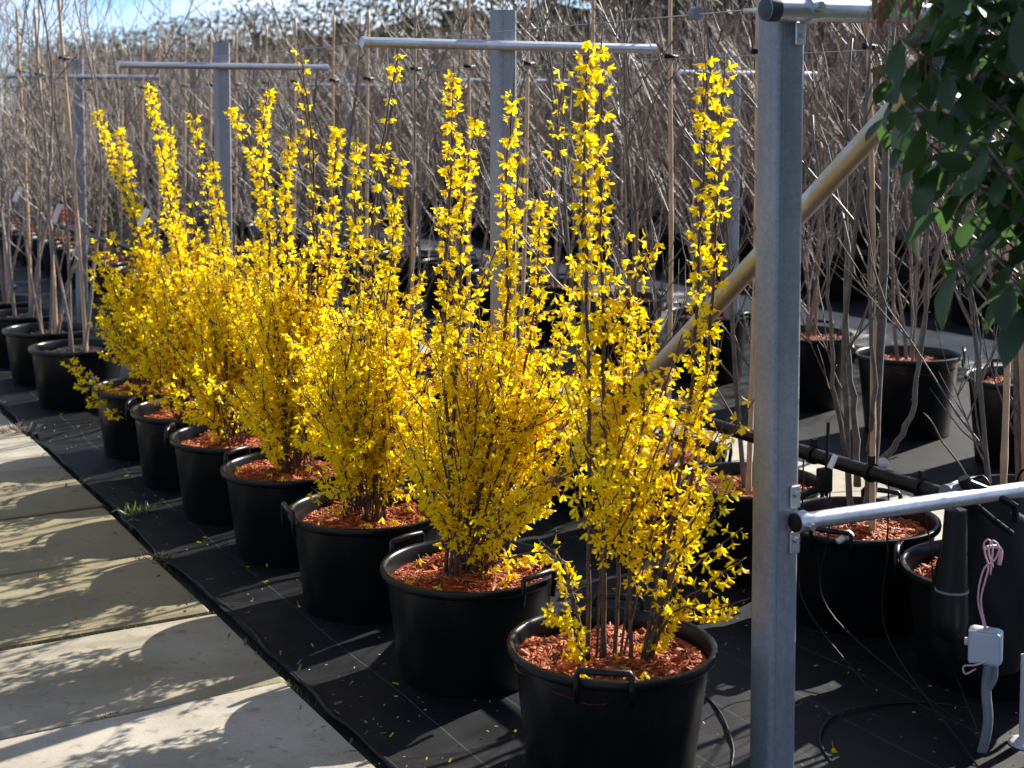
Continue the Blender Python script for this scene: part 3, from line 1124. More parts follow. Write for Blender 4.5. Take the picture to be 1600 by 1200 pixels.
D = {}
sparse = {'tw': 0, 'gap': 0.034, 'per': [1, 1, 2], 'thin': 0.1}
BUSHES = [
    # x, y, canes(depth jitter, tip, mids, options), body(x0, x1, top, bottom, n), handles, label
    (2.03, 3.08, [
        (0.05, (922, 40), [(912, 250), (920, 620)], {'b': (918, 1000), 's0': 0.36, 'tw': 2, 'gap': 0.030, 'per': [2, 2, 2, 3], 'thin': 0.10}),
        (0.12, (942, 52), [(938, 280), (944, 620)], {'b': (946, 1000), 's0': 0.34, 'tw': 2, 'gap': 0.030, 'per': [2, 2, 2, 3], 'thin': 0.10}),
        (0.02, (1102, 62), [(1098, 300), (1072, 680)], {'b': (1002, 990), 's0': 0.36, 'tw': 1, 'gap': 0.030, 'per': [2, 2, 2, 3], 'thin': 0.10}),
        (0.10, (1133, 92), [(1122, 300), (1094, 680)], {'b': (1016, 990), 's0': 0.36, 'tw': 1, 'gap': 0.030, 'per': [2, 2, 2, 3], 'thin': 0.10}),
        (0.10, (985, 445), [(978, 580), (972, 780)], {'b': (960, 985), 's0': 0.3, 'tw': 5, 'twhi': 0.8}),
        (-0.05, (1014, 478), [(1006, 640), (988, 800)], {'b': (985, 985), 's0': 0.3, 'tw': 5, 'twhi': 0.8}),
        (0.05, (1172, 942), [(1110, 962), (1055, 962)], {'b': (1010, 985), 's0': 0.18, 'tw': 0, 'per': [2, 3]}),
        (0.15, (1166, 878), [(1100, 925), (1050, 960)], {'b': (1010, 985), 's0': 0.3, 'tw': 0, 'thin': 0.2, 'per': [1, 2]}),
        (0.2, (1160, 832), [(1100, 880), (1050, 930)], {'b': (1010, 985), 's0': 0.35, 'tw': 0, 'thin': 0.3, 'per': [1, 2]}),
        (-0.02, (1140, 655), [(1105, 720), (1060, 860)], {'b': (1005, 985), 's0': 0.40, 'tw': 2, 'twhi': 0.8, 'twlo': 0.6}),
        (-0.12, (1142, 745), [(1080, 830)], {'b': (1005, 985), 's0': 0.5, 'tw': 2, 'thin': 0.2}),
        (-0.1, (855, 962), [(888, 978)], {'b': (918, 1000), 's0': 0.15, 'tw': 0, 'per': [2]}),
        (0.2, (842, 850), [(885, 900)], {'b': (920, 995), 's0': 0.4, 'tw': 0, 'thin': 0.3, 'per': [1, 2]}),
    ], (930, 1062, 585, 740, 5, 0.46, 9), [rad(143), rad(-37)],
        'nearest forsythia with two sparse pairs of tall upright shoots, beside the steel end post'),
    (2.02, 3.83, [
        (0.15, (884, 88), [(862, 300), (836, 520), (800, 700)], {'s0': 0.4, 'tw': 3, 'gap': 0.033, 'per': [1, 1, 2], 'thin': 0.18}),
        (-0.10, (805, 112), [(792, 300), (786, 560)], {'s0': 0.4, 'tw': 4}),
        (0.05, (708, 98), [(704, 300), (692, 540)], {'s0': 0.38, 'tw': 4, 'gap': 0.029, 'per': [2, 2, 3], 'thin': 0.10}),
        (-0.05, (753, 148), [(727, 300), (716, 520)], {'s0': 0.4, 'tw': 4, 'gap': 0.029, 'per': [2, 2, 3], 'thin': 0.10}),
        (0.25, (812, 228), [(800, 420), (780, 650)], {'s0': 0.4, 'tw': 3, 'thin': 0.2}),
        (0.0, (843, 300), [(838, 450), (800, 680)], {'s0': 0.4, 'tw': 4}),
        (-0.2, (905, 400), [(880, 520), (820, 720)], {'s0': 0.35, 'tw': 5}),
        (-0.25, (930, 560), [(890, 660), (800, 800)], {'s0': 0.3, 'tw': 5}),
        (-0.15, (876, 882), [(830, 870)], {'s0': 0.2, 'tw': 0, 'thin': 0.2}),
        (-0.3, (860, 790), [(800, 820)], {'s0': 0.3, 'tw': 2}),
        (-0.2, (640, 700), [(680, 800)], {'s0': 0.3, 'tw': 4}),
    ], (628, 940, 490, 790, 24, 0.32, 5), [rad(18), rad(198)],
        'second forsythia from the steel end post, dense and broad with a sparse top shoot'),
    (2.00, 4.55, [
        (0.0, (627, 64), [(602, 200), (582, 350), (578, 560)], {'s0': 0.42, 'tw': 4, 'gap': 0.036, 'per': [1, 2, 2], 'thin': 0.2}),
        (0.12, (625, 228), [(612, 400), (607, 600)], {'s0': 0.4, 'tw': 4}),
        (-0.1, (558, 218), [(555, 400), (566, 620)], {'s0': 0.4, 'tw': 4, 'thin': 0.12}),
        (0.2, (655, 428), [(640, 520), (612, 680)], {'s0': 0.4, 'tw': 3}),
        (-0.2, (520, 500), [(545, 600)], {'s0': 0.3, 'tw': 5}),
        (-0.3, (470, 690), [(530, 720)], {'s0': 0.3, 'tw': 4}),
        (-0.1, (690, 600), [(640, 700)], {'s0': 0.35, 'tw': 4}),
    ], (478, 722, 450, 750, 25, 0.26, 5), [rad(84), rad(264)],
        'third forsythia from the steel end post, with one very tall shoot reaching the crossbar'),
    (2.00, 5.24, [
        (0.0, (530, 168), [(521, 300), (506, 480)], {'s0': 0.4, 'tw': 4}),
        (0.15, (470, 110), [(485, 250), (496, 450)], {'s0': 0.4, 'tw': 2, 'gap': 0.04, 'per': [1, 1, 2], 'thin': 0.25}),
        (-0.1, (420, 124), [(412, 250), (426, 460)], {'s0': 0.38, 'tw': 4}),
        (0.1, (458, 188), [(446, 320), (452, 500)], {'s0': 0.38, 'tw': 4}),
        (-0.3, (380, 640), [(420, 690)], {'s0': 0.3, 'tw': 4}),
        (0.2, (457, 40), [(476, 130), (490, 330)], {'s0': 0.86, 'tw': 0, 'thin': 0.45, 'per': [1], 'gap': 0.05}),
    ], (358, 602, 410, 700, 25, 0.26, 5), [rad(30), rad(210)],
        'fourth forsythia from the steel end post, in the middle of the potted row'),
    (1.98, 5.86, [
        (0.0, (346, 152), [(388, 228), (410, 340), (396, 500)], {'s0': 0.4, 'tw': 4}),
        (0.1, (300, 156), [(320, 280), (346, 440)], {'s0': 0.38, 'tw': 3, 'thin': 0.2, 'gap': 0.036, 'per': [1, 2]}),
        (-0.1, (330, 240), [(345, 350), (355, 500)], {'s0': 0.4, 'tw': 4}),
        (-0.1, (290, 655), [(330, 660)], {'s0': 0.2, 'tw': 2}),
    ], (276, 478, 365, 640, 24, 0.27, 5), [rad(60), rad(240)],
        'fifth forsythia from the steel end post, its shoots bending left at the top'),
    (1.98, 6.48, [
        (0.0, (229, 113), [(248, 220), (270, 350), (288, 480)], {'s0': 0.36, 'tw': 4}),
        (0.1, (262, 190), [(272, 320), (290, 450)], {'s0': 0.4, 'tw': 4}),
    ], (196, 395, 355, 600, 23, 0.27, 5), [rad(60), rad(240)],
        'sixth forsythia from the steel end post, second to last of the flowering row'),
    (1.97, 7.12, [
        (0.0, (149, 166), [(176, 250), (212, 350), (238, 470)], {'s0': 0.36, 'tw': 4}),
        (0.1, (182, 188), [(205, 290), (236, 420)], {'s0': 0.36, 'tw': 4}),
        (-0.1, (146, 392), [(180, 460)], {'s0': 0.3, 'tw': 6}),
        (-0.2, (92, 554), [(140, 594), (200, 612)], {'s0': 0.2, 'tw': 1, 'per': [1, 2]}),
        (-0.2, (132, 634), [(185, 622)], {'s0': 0.2, 'tw': 2, 'per': [2]}),
    ], (148, 305, 380, 560, 22, 0.28, 5), [rad(60), rad(240)],
        'farthest forsythia of the row, with low shoots hanging out over the black fabric'),
]
n_fl = 0
for i, (px, py, canes, body, handles, label) in enumerate(BUSHES):
    n_fl += forsythia(i, px, py, canes, body, handles, label, 40 + i, i < 3, 300, 0.93 if i < 2 else 1.0)
print('flowers', n_fl)

# ------------------------------------------------------------------ bare trees in pots
BUD_V = np.array([(0, 0, -1), (.45, 0, 0), (0, .45, 0), (-.45, 0, 0), (0, -.45, 0), (0, 0, 1.3)], float)


def grow(mbt, p, d, length, r, rng, segs, sides, bend_up, wob):
    """one shoot; returns its polyline"""
    pts = [p]
    q = Vector(p)
    d = Vector(d).normalized()
    st = length / segs
    for i in range(segs):
        d = (d + Vector((0, 0, bend_up)) + Vector((rng.gauss(0, wob), rng.gauss(0, wob), rng.gauss(0, wob * 0.5)))).normalized()
        q = q + d * st
        pts.append(q)
    n = len(pts)
    mbt.tube(pts, [max(0.0012, r * (1 - 0.78 * i / (n - 1))) for i in range(n)], sides, False)
    return pts


def bare_tree(seed, height, stems, lean, r0, nbr, ntw, br_len, z0=0.29, start=0.18, fork=0.7, spread=0.05, wob=0.05, sides=6, twig_r=0.0034):
    """meshes of the stems, one each, and of the twigs they carry"""
    rng = random.Random(seed)
    out = []
    a0 = rng.uniform(0, 6.28)
    for k in range(stems):
        a = a0 + 6.283 * k / stems + rng.uniform(-.4, .4)
        d = Vector((math.cos(a) * lean * rng.uniform(.4, 1.3), math.sin(a) * lean * rng.uniform(.4, 1.3), 1))
        p = Vector((math.cos(a) * spread * rng.uniform(.2, 1), math.sin(a) * spread * rng.uniform(.2, 1), z0 - 0.02))
        h = height * rng.uniform(0.82, 1.08)
        ms, mt = MB(), MB()
        pts = grow(ms, p, d, h - z0, r0 * rng.uniform(.75, 1.15), rng, 14, sides, 0.03, wob)
        for j in range(nbr):
            s = start + (0.97 - start) * (j + rng.random()) / nbr
            i = min(len(pts) - 2, int(s * (len(pts) - 1)))
            pp = pts[i].lerp(pts[i + 1], rng.random())
            b = rng.uniform(0, 6.28)
            t = (pts[i + 1] - pts[i]).normalized()
            dd = t * fork + Vector((math.cos(b), math.sin(b), 0)) * rng.uniform(.55, 1.1)
            ln = br_len * rng.uniform(.45, 1.15) * (1.05 - 0.55 * s)
            br = grow(mt, pp, dd, ln, max(twig_r, r0 * 0.40 * (1 - 0.6 * s)), rng, 6, 4, 0.10, 0.085)
            for w in range(ntw):
                q = rng.randint(1, len(br) - 2)
                b2 = rng.uniform(0, 6.28)
                t2 = (br[q + 1] - br[q]).normalized()
                d2 = t2 * 0.85 + Vector((math.cos(b2), math.sin(b2), rng.uniform(-.1, .7))) * 0.75
                grow(mt, br[q], d2, ln * rng.uniform(.25, .6), twig_r * 0.8, rng, 3, 3, 0.08, 0.10)
        out.append((ms, mt, pts))
    return out


def stake_mesh(base, top, r=0.0105):
    b = MB()
    base, top = Vector(base), Vector(top)
    n = 34
    pts, rr = [], []
    for i in range(n):
        t = i / (n - 1)
        p = base.lerp(top, t) + Vector((0.006 * math.sin(t * 5), 0.004 * math.sin(t * 7 + 1), 0))
        pts.append(p)
        rr.append((r * (1 - 0.25 * t)) * (1.17 if i % 5 == 2 else 1.0))
    b.tube(pts, rr, 8)
    return b.mesh('stake', M['bamboo'], True)


def clip_mesh(p):
    b = MB()
    p = Vector(p)
    b.tube([p + Vector((-0.03, 0, 0.004)), p + Vector((0.03, 0, 0.0))], [0.009, 0.009], 8)
    b.tube([p + Vector((0, -0.022, -0.004)), p + Vector((0, 0.03, 0.0))], [0.010, 0.008], 8)
    return b.mesh('clip', M['rubber'], True)


def make_tree(tree, bark, pot, mulch, handles, stake=None, clip=None, name='potted_tree', tall=False):
    root = empty(name, (0, 0, 0))
    if pot:
        add_pot(root, handles, tall, mulch)
    for ms, mt, _ in tree:
        st = link('stem', ms.mesh('stem', bark), root)
        if mt.v:
            tw = link('twigs', mt.mesh('twigs', bark), st)
            tw['kind'] = 'stuff'
    if stake:
        link('stake', stake, root)
        if clip:
            link('clip', clip, root)
    return root


def drop(o):
    for ch in list(o.children):
        drop(ch)
    bpy.data.objects.remove(o, do_unlink=True)


def scatter_row(protos, x, ys, label_of, group, rng, z=0.01, spin=True, jx=0.03, cat='tree'):
    for i, y in enumerate(ys):
        c = copy_tree(protos[rng.randrange(len(protos))])
        c.location = (x + rng.uniform(-jx, jx), y + rng.uniform(-0.05, 0.05), z)
        c.rotation_euler = (0, 0, rng.uniform(0, 6.28) if spin else 0)
        s = rng.uniform(0.94, 1.06)
        tag(c, label_of(i), cat, group)


# row behind the forsythias: unique near trees, each tied to its stake
ORD = ['first', 'second', 'third', 'fourth', 'fifth', 'sixth', 'seventh', 'eighth']
near_y = [3.05, 3.63, 4.21, 4.78, 5.35, 5.93, 6.5, 7.08]
rng = random.Random(5)
NEAR_LABEL = [
    'bare tree in a black pot behind the hanging pipe fittings, low at the edge',
    'bare forked tree with a bamboo stake in the mulched pot under the lower pipe',
    'bare tree whose mulched pot is half hidden behind the steel end post',
    'bare staked tree fourth in the row behind the forsythias',
    'bare staked tree fifth in the row behind the forsythias',
    'bare staked tree sixth in the row behind the forsythias',
    'bare staked tree seventh in the row behind the forsythias',
    'bare staked tree eighth in the row behind the forsythias',
]
for i, y in enumerate(near_y):
    t = bare_tree(300 + i, 2.6, 1 if i in (1,) else 2, 0.10, 0.0105, 11, 4, 0.7, 0.29, 0.10, 1.0, 0.03, 0.035, 7, 0.0042)
    sx = 0.03 + rng.uniform(-.02, .03)
    top = (0.04 + rng.uniform(-.02, .03), rng.uniform(-.05, .05), 2.22 + rng.uniform(0, .2))
    base = (-0.03 + rng.uniform(-.03, .03), -0.06 + rng.uniform(-.02, .02), 0.2)
    f = (1.90 - base[2]) / (top[2] - base[2])
    cp = Vector(base).lerp(Vector(top), f)
    root = make_tree(t, M['twig'], True, MULCH[i % 3], [rad(120), rad(300)] if i == 1 else [rad(40), rad(220)], stake_mesh(base, top), clip_mesh(cp))
    root.location = (3.38, y, 0.012)
    tag(root, NEAR_LABEL[i], 'tree', 'bare staked trees behind the forsythias')

# hand-grown forked stem of the tree under the lower pipe: three upright limbs curving out of one trunk
nt_ = [o for o in bpy.data.objects if o.get('label') == NEAR_LABEL[1]][0]
bx, by = nt_.location.x, nt_.location.y
zt = depth_of((bx, by, 0.8))


def limb(ctrl, r0, r1, rng, buds=True, n=22):
    pts = [p - Vector((bx, by, 0.012)) for p in spline([at(px_, py_, zt + dz) for px_, py_, dz in ctrl], n)]
    pts = [p + Vector((rng.gauss(0, .003), rng.gauss(0, .003), 0)) for p in pts]
    b = MB()
    b.tube(pts, [(r0 + (r1 - r0) * i / (n - 1)) * (1.12 if i % 3 == 0 else 1) for i in range(n)], 8)
    for i in range(2, n - 1, 2):
        if buds:
            d = Vector((rng.uniform(-1, 1), rng.uniform(-1, 1), 0.5)).normalized()
            b.tube([pts[i], pts[i] + d * rng.uniform(0.012, 0.022)], [0.004, 0.0016], 5)
    st = b.build('stem', M['twig'], nt_)
    return st, pts


rng2 = random.Random(9)
limb([(1355, 812, 0), (1362, 740, 0), (1368, 650, 0), (1380, 480, 0), (1382, 330, 0), (1390, 150, 0.05), (1400, -30, 0.1)], 0.021, 0.008, rng2)
limb([(1372, 722, 0), (1400, 695, 0), (1424, 650, 0), (1434, 580, 0.02), (1445, 490, 0.03), (1450, 380, 0.05), (1455, 240, 0.06)], 0.011, 0.005, rng2)
limb([(1358, 705, 0), (1362, 672, -0.03), (1366, 620, -0.05), (1360, 480, -0.06), (1358, 330, -0.06), (1350, 160, -0.08)], 0.010, 0.004, rng2)
limb([(1330, 735, -0.05), (1322, 700, -0.08), (1303, 600, -0.1), (1300, 520, -0.1), (1292, 440, -0.1), (1285, 330, -0.1), (1270, 180, -0.1)], 0.009, 0.004, rng2)
limb([(1340, 760, 0.1), (1335, 660, 0.1), (1325, 560, 0.1), (1322, 420, 0.1), (1320, 250, 0.1), (1330, 60, 0.1)], 0.012, 0.005, rng2)
limb([(1510, 745, 0.3), (1480, 700, 0.3), (1462, 670, 0.3), (1444, 645, 0.3)], 0.004, 0.002, rng2, False, 8)

# the rest of that row and the rows beyond
P2 = []
for k in range(4):
    t = bare_tree(400 + k, 2.3, 3, 0.12, 0.013, 11, 3, 0.75, 0.29, 0.10, 0.75, 0.05, 0.06, 5, 0.0036)
    base, top = (-0.05, 0.0, 0.2), (0.02, 0.02, 2.25)
    cp = Vector(base).lerp(Vector(top), 0.81)
    P2.append(make_tree(t, M['twig'], True, MULCH[k % 3], [rad(40), rad(220)], stake_mesh(base, top), clip_mesh(cp)))
scatter_row(P2, 3.40, [7.66 + 0.58 * k for k in range(19)], lambda i: 'bare staked tree far along the row behind the forsythias', 'far bare staked trees behind the forsythias', random.Random(21), spin=False)

P3 = []
for k in range(4):
    t = bare_tree(500 + k, 2.5, 5, 0.18, 0.0115, 17, 4, 0.9, 0.36, 0.06, 0.9, 0.07, 0.06, 5, 0.0040)
    P3.append(make_tree(t, M['twig_far'], True, MULCH_TALL[k % 2], [rad(150), rad(-30)], tall=True))
ROW3 = [4.86, 5.62, 6.44, 7.36, 8.25]
R3L = ['bare shrub in a mulched pot partly under the leafy evergreen shrub',
       'bare multi-stem shrub in a tall black pot seen between the bamboo stakes',
       'bare shrub in the mulched pot just beyond the steel end post, behind the slab strip',
       'bare shrub in the mulched pot seen under the diagonal brace',
       'bare shrub in a mulched pot seen between the second and nearest forsythias']
for i, y in enumerate(ROW3):
    c = copy_tree(P3[i % 4])
    c.location = (5.56, y, 0.01)
    c.rotation_euler = (0, 0, 1.3 * i)
    tag(c, R3L[i], 'shrub', 'bare shrubs beyond the slab strip')
scatter_row(P3, 5.56, [9.15 + 0.86 * k for k in range(20)], lambda i: 'bare multi-stem shrub in the potted row beyond the slab strip', 'far bare shrubs beyond the slab strip', random.Random(22), cat='shrub')

P4 = []
for k in range(4):
    t = bare_tree(600 + k, 2.6, 7, 0.20, 0.012, 17, 4, 0.9, 0.36, 0.04, 0.95, 0.09, 0.06, 4, 0.0045)
    P4.append(make_tree(t, M['twig_far'], True, MULCH_TALL[k % 2], [], tall=True))
scatter_row(P4, 8.95, [7.4 + 0.82 * k for k in range(36)], lambda i: 'bare bushy shrub in a black pot in the row beyond the wide slab strip', 'bare shrubs beyond the wide slab strip', random.Random(23), jx=0.12, cat='shrub')
scatter_row(P4, 10.5, [8.6 + 1.0 * k for k in range(34)], lambda i: 'bare bushy shrub in the last potted row before the hedge', 'bare shrubs before the hedge', random.Random(24), jx=0.2, cat='shrub')
for p in P2 + P3 + P4:
    drop(p)

# bare birches in the forsythia row, at the path end
PB_Y = [8.49, 9.26, 10.02, 10.8, 11.6]
BL = ['bare multi-stem birch in the black pot next after the last forsythia', 'bare multi-stem birch with a white and red tag, second pot after the forsythias',
      'bare birch in the third pot after the forsythias, cut by the picture edge', 'bare birch fourth after the forsythias', 'bare birch fifth after the forsythias']
for i, y in enumerate(PB_Y):
    t = bare_tree(700 + i, 3.1, 4, 0.15, 0.0105, 13, 5, 0.9, 0.28, 0.20, 0.75, 0.11, 0.06, 6, 0.0026)
    base, top = (0.06, 0.02, 0.2), (0.0 + rng.uniform(-.06, .03), 0.0, 2.32 + rng.uniform(-.1, .15))
    cp = Vector(base).lerp(Vector(top), 0.81)
    root = make_tree(t, M['twig_birch'], True, SOIL, [], stake_mesh(base, top, 0.012), clip_mesh(cp), 'potted_birch')
    root.location = (1.94, y, 0.012)
    tag(root, BL[i], 'birch', 'bare birches at the path end')
# taller birches behind them
PT = []
for k in range(3):
    t = bare_tree(720 + k, 3.6, 3, 0.16, 0.009, 9, 3, 1.1, 0.28, 0.2, 0.8, 0.12, 0.06, 4, 0.0026)
    PT.append(make_tree(t, M['twig_birch'], True, SOIL, [], None, None, 'potted_birch'))
scatter_row(PT, 3.9, [13.0 + 1.9 * k for k in range(6)], lambda i: 'tall bare birch rising against the sky beyond the trellis', 'tall birches against the sky', random.Random(31), jx=0.4, cat='birch')
for p in PT:
    drop(p)

# ------------------------------------------------------------------ hedge
LEAF_Q = np.array([(0, -.5, 0), (.34, 0, .06), (0, .5, 0), (-.34, 0, .06)], float)
LEAF_QF = np.array([(0, 1, 2, 3)])


def leaf_cloud(n, box, size, rng, zbias=1.0, up=0.5):
    (x0, x1), (y0, y1), (z0, z1) = box
    pos = np.stack([rng.uniform(x0, x1, n), rng.uniform(y0, y1, n), z0 + (z1 - z0) * rng.uniform(0, 1, n) ** zbias], 1)
    ax = rng.normal(0, 1, (n, 3))
    ax[:, 2] += up
    return pos, frames(ax, rng.uniform(0, 6.28, n)), size * rng.uniform(.6, 1.35, n)


hr = np.random.default_rng(77)
hedge = tag(empty('hedge', (12.6, 20, 0)), 'tall evergreen hedge with brown twiggy lower half along the back of the nursery', 'hedge')
Y0, Y1 = -12.0, 44.0


def hedge_top(y):
    return 3.8 + 0.22 * np.sin(y * 0.9) + 0.16 * np.sin(y * 2.3 + 1) + 0.12 * np.sin(y * 5.1)


n = 42000
pos, rot, sc = leaf_cloud(n, ((-0.75, 0.8), (Y0, Y1), (0, 1)), 0.10, hr)
pos[:, 2] = 0.9 + (hedge_top(pos[:, 1]) - 0.9) * hr.uniform(0, 1, n) ** 0.75
spike = hr.uniform(0, 1, n) < 0.10
pos[spike, 2] = hedge_top(pos[spike, 1]) + np.abs(hr.normal(0, .14, spike.sum()))
v, f = scatter(LEAF_Q, LEAF_QF, pos, rot, sc)
tag(link('foliage', np_mesh('foliage', v, f, M['hedge_green']), hedge), kind='stuff')
n = 26000
pos, rot, sc = leaf_cloud(n, ((-0.75, 0.5), (Y0, Y1), (0.15, 3.0)), 0.06, hr)
v, f = scatter(LEAF_Q, LEAF_QF, pos, rot, sc)
tag(link('brown_leaves', np_mesh('brown_leaves', v, f, M['hedge_brown']), hedge), kind='stuff')
b = MB()
hrr = random.Random(78)
for k in range(1900):
    y = hrr.uniform(Y0, Y1)
    grow(b, Vector((hrr.uniform(-.75, .3), y, hrr.uniform(0, 1.2))), Vector((hrr.gauss(0, .25), hrr.gauss(0, .3), 1)), hrr.uniform(1.4, 3.0), 0.010, hrr, 6, 3, 0.0, 0.08)
tag(b.build('branches', M['twig_far'], hedge), kind='stuff')
trunk_me = MB()
trunk_me.tube([(0, 0, -0.02), (0.02, 0.01, 0.8), (-0.02, 0.03, 1.7), (0.02, 0, 2.6)], [0.05, 0.04, 0.03, 0.012], 6)
tme = trunk_me.mesh('trunk', M['twig_far'])
for k in range(60):
    o = link('trunk', tme, hedge)
    o.location = (hrr.uniform(-.2, .2), Y0 + 0.9 * k + hrr.uniform(-.2, .2), 0)
    o.rotation_euler = (0, 0, hrr.uniform(0, 6.28))
# bumpy dark backing sheet added inside for the inner branch mass, closing the hedge
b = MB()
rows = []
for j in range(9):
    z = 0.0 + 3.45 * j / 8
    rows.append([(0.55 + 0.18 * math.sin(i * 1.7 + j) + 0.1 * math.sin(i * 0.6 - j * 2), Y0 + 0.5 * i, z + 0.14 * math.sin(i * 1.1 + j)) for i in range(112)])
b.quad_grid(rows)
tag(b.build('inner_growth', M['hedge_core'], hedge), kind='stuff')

# ------------------------------------------------------------------ leafy evergreen shrub at the edge
SH = Vector((2.80, 1.90, 0.0))
shrub = tag(empty('evergreen_shrub', SH), 'broad-leaved evergreen shrub with dark glossy leaves hanging in front of the top pipe', 'shrub')
add_pot(shrub, [rad(20), rad(200)], False, MULCH[1])


def big_leaf(L=0.095, W=0.040, droop=0.25):
    v, f = [], []
    secs = [(0, .05), (.15, .40), (.38, .82), (.62, 1.0), (.82, .72), (.94, .28), (1.0, .02)]
    for t, w in secs:
        z = -droop * L * t * t
        for s in (-1, 0, 1):
            v.append((s * w * W * 0.5, L * t, z + abs(s) * 0.10 * W * w))
    for i in range(len(secs) - 1):
        for j in range(2):
            q = i * 3 + j
            f.append((q, q + 1, q + 4, q + 3))
    return np.array(v), np.array(f)


LEAVES = [big_leaf(0.10, 0.048, .25), big_leaf(0.115, 0.052, .4), big_leaf(0.085, 0.042, .12)]
LEAF_ME = [np_mesh('leaf', v, f, M['leaf'], True) for v, f in LEAVES]
sr = random.Random(61)
tips = []
for k in range(300):
    # crown: an uneven ellipsoid shell above a short trunk
    for _ in range(60):
        u, w = sr.uniform(0, 6.28), sr.uniform(-1, 1)
        rr = sr.uniform(0.5, 1.0)
        q = Vector((0.60 * rr * math.cos(u) * math.sqrt(1 - w * w) - 0.14, 0.60 * rr * math.sin(u) * math.sqrt(1 - w * w) + 0.10, 0.70 * rr * w))
        if all((q - t).length > 0.062 for t in tips):
            break
    tips.append(q)
mbs = []
trunk_b = MB()
trunk_b.tube(spline([(0, 0, 0.28), (0.02, 0.01, 0.7), (-0.01, 0.02, 1.2), (0.02, 0, 1.7)], 12), [0.022 - 0.001 * i for i in range(12)], 8)
trunk = trunk_b.build('trunk', M['twig'], shrub)
br_b = MB()
singles, others = [], []
for q in tips:
    tip = q + Vector((0, 0, 1.86))
    b0 = Vector((sr.uniform(-.02, .02), sr.uniform(-.02, .02), max(0.75, tip.z - sr.uniform(0.35, 0.6))))
    b0.z = min(b0.z, 1.65)
    pts = spline([b0, b0.lerp(tip, 0.55) + Vector((0, 0, -0.03)), tip], 8)
    br_b.tube(pts, [0.0065 - 0.0006 * i for i in range(8)], 5)
    d = (pts[-1] - pts[-2]).normalized()
    for w in range(sr.randint(6, 8)):
        a = w * 2.4 + sr.uniform(-.3, .3)
        u = d.orthogonal().normalized()
        out = u * math.cos(a) + d.cross(u) * math.sin(a)
        yv = (out + d * sr.uniform(-.1, .6) + Vector((0, 0, -sr.uniform(0, .75)))).normalized()
        zv = (Vector((0, 0, 1)) + d * 0.4 + Vector((sr.gauss(0, .55), sr.gauss(0, .55), 0)))
        zv = (zv - yv * zv.dot(yv)).normalized()
        xv = yv.cross(zv)
        s = sr.uniform(.75, 1.25)
        pos = tip - d * (0.012 * w) + out * 0.005
        m4 = Matrix(((xv.x * s, yv.x * s, zv.x * s, pos.x), (xv.y * s, yv.y * s, zv.y * s, pos.y), (xv.z * s, yv.z * s, zv.z * s, pos.z), (0, 0, 0, 1)))
        key = (SH + pos - EYE)
        lat = key.dot(RT) / max(0.1, key.dot(FW))
        singles.append((lat, m4, sr.randrange(3)))
br = br_b.build('branches', M['twig'], shrub)
singles.sort(key=lambda t: t[0])
V, Fc, off = [], [], 0
for i, (lat, m4, k) in enumerate(singles):
    if i < 300:
        o = bpy.data.objects.new('leaf', LEAF_ME[k])
        COL.objects.link(o)
        o.parent = shrub
        o.matrix_basis = m4
    else:
        A4 = np.array(m4)
        vv = LEAVES[k][0] @ A4[:3, :3].T + A4[:3, 3]
        V.append(vv)
        Fc.append(LEAVES[k][1] + off)
        off += len(vv)
tag(link('foliage', np_mesh('foliage', np.concatenate(V), np.concatenate(Fc), M['leaf'], True), shrub), kind='stuff')
# reddish flower strands at a few tips
for (px_, py_) in ((1392, 30), (1420, 12), (1372, 45), (1445, 95)):
    b = MB()
    o0 = at(px_, py_, 2.9) - SH
    for k in range(14):
        p = o0 + Vector((sr.gauss(0, .02), sr.gauss(0, .02), sr.gauss(0.02, .03)))
        b.tube([o0 + Vector((0, 0, 0.06)), p.lerp(o0, .3) + Vector((0, 0, .02)), p + Vector((0, 0, -0.03))], [0.0008, 0.0010, 0.0012], 4)
    b.build('flower_strands', M['redbud'], shrub)

# ------------------------------------------------------------------ irrigation
IX, IZ = 2.985, 0.655
irr = tag(empty('irrigation_pipe', (IX, 2.85, 0)), 'black irrigation pipe running along the row under the lower steel pipe', 'pipe')
b = MB()
b.tube([(0, 0.035, IZ), (0.0, 0.8, IZ), (0.0, 2.2, IZ - 0.01), (0, 6, IZ - 0.02), (0, 14, IZ - 0.03)], 0.0215, 16)
b.build('pipe', M['hose'], irr, True, rad(40))
for yy in (0.10, 0.30, 0.55, 0.80, 1.6, 2.6, 3.4):
    b = MB()
    b.tube([(0, yy, IZ), (0, yy + 0.016, IZ)], 0.0285, 14)
    b.box((-0.008, yy, IZ + 0.026), (0.008, yy + 0.014, IZ + 0.05))
    b.build('tie', M['rubber'], irr, True, rad(40))
b = MB()
p = Vector((-0.02, 0.24, IZ + 0.045))
b.lathe([(0.0, -0.016), (0.012, -0.012), (0.0165, 0.0), (0.012, 0.012), (0.0, 0.017)], 14, tuple(p))
b.build('clear_valve_cap', M['boxplastic'], irr)
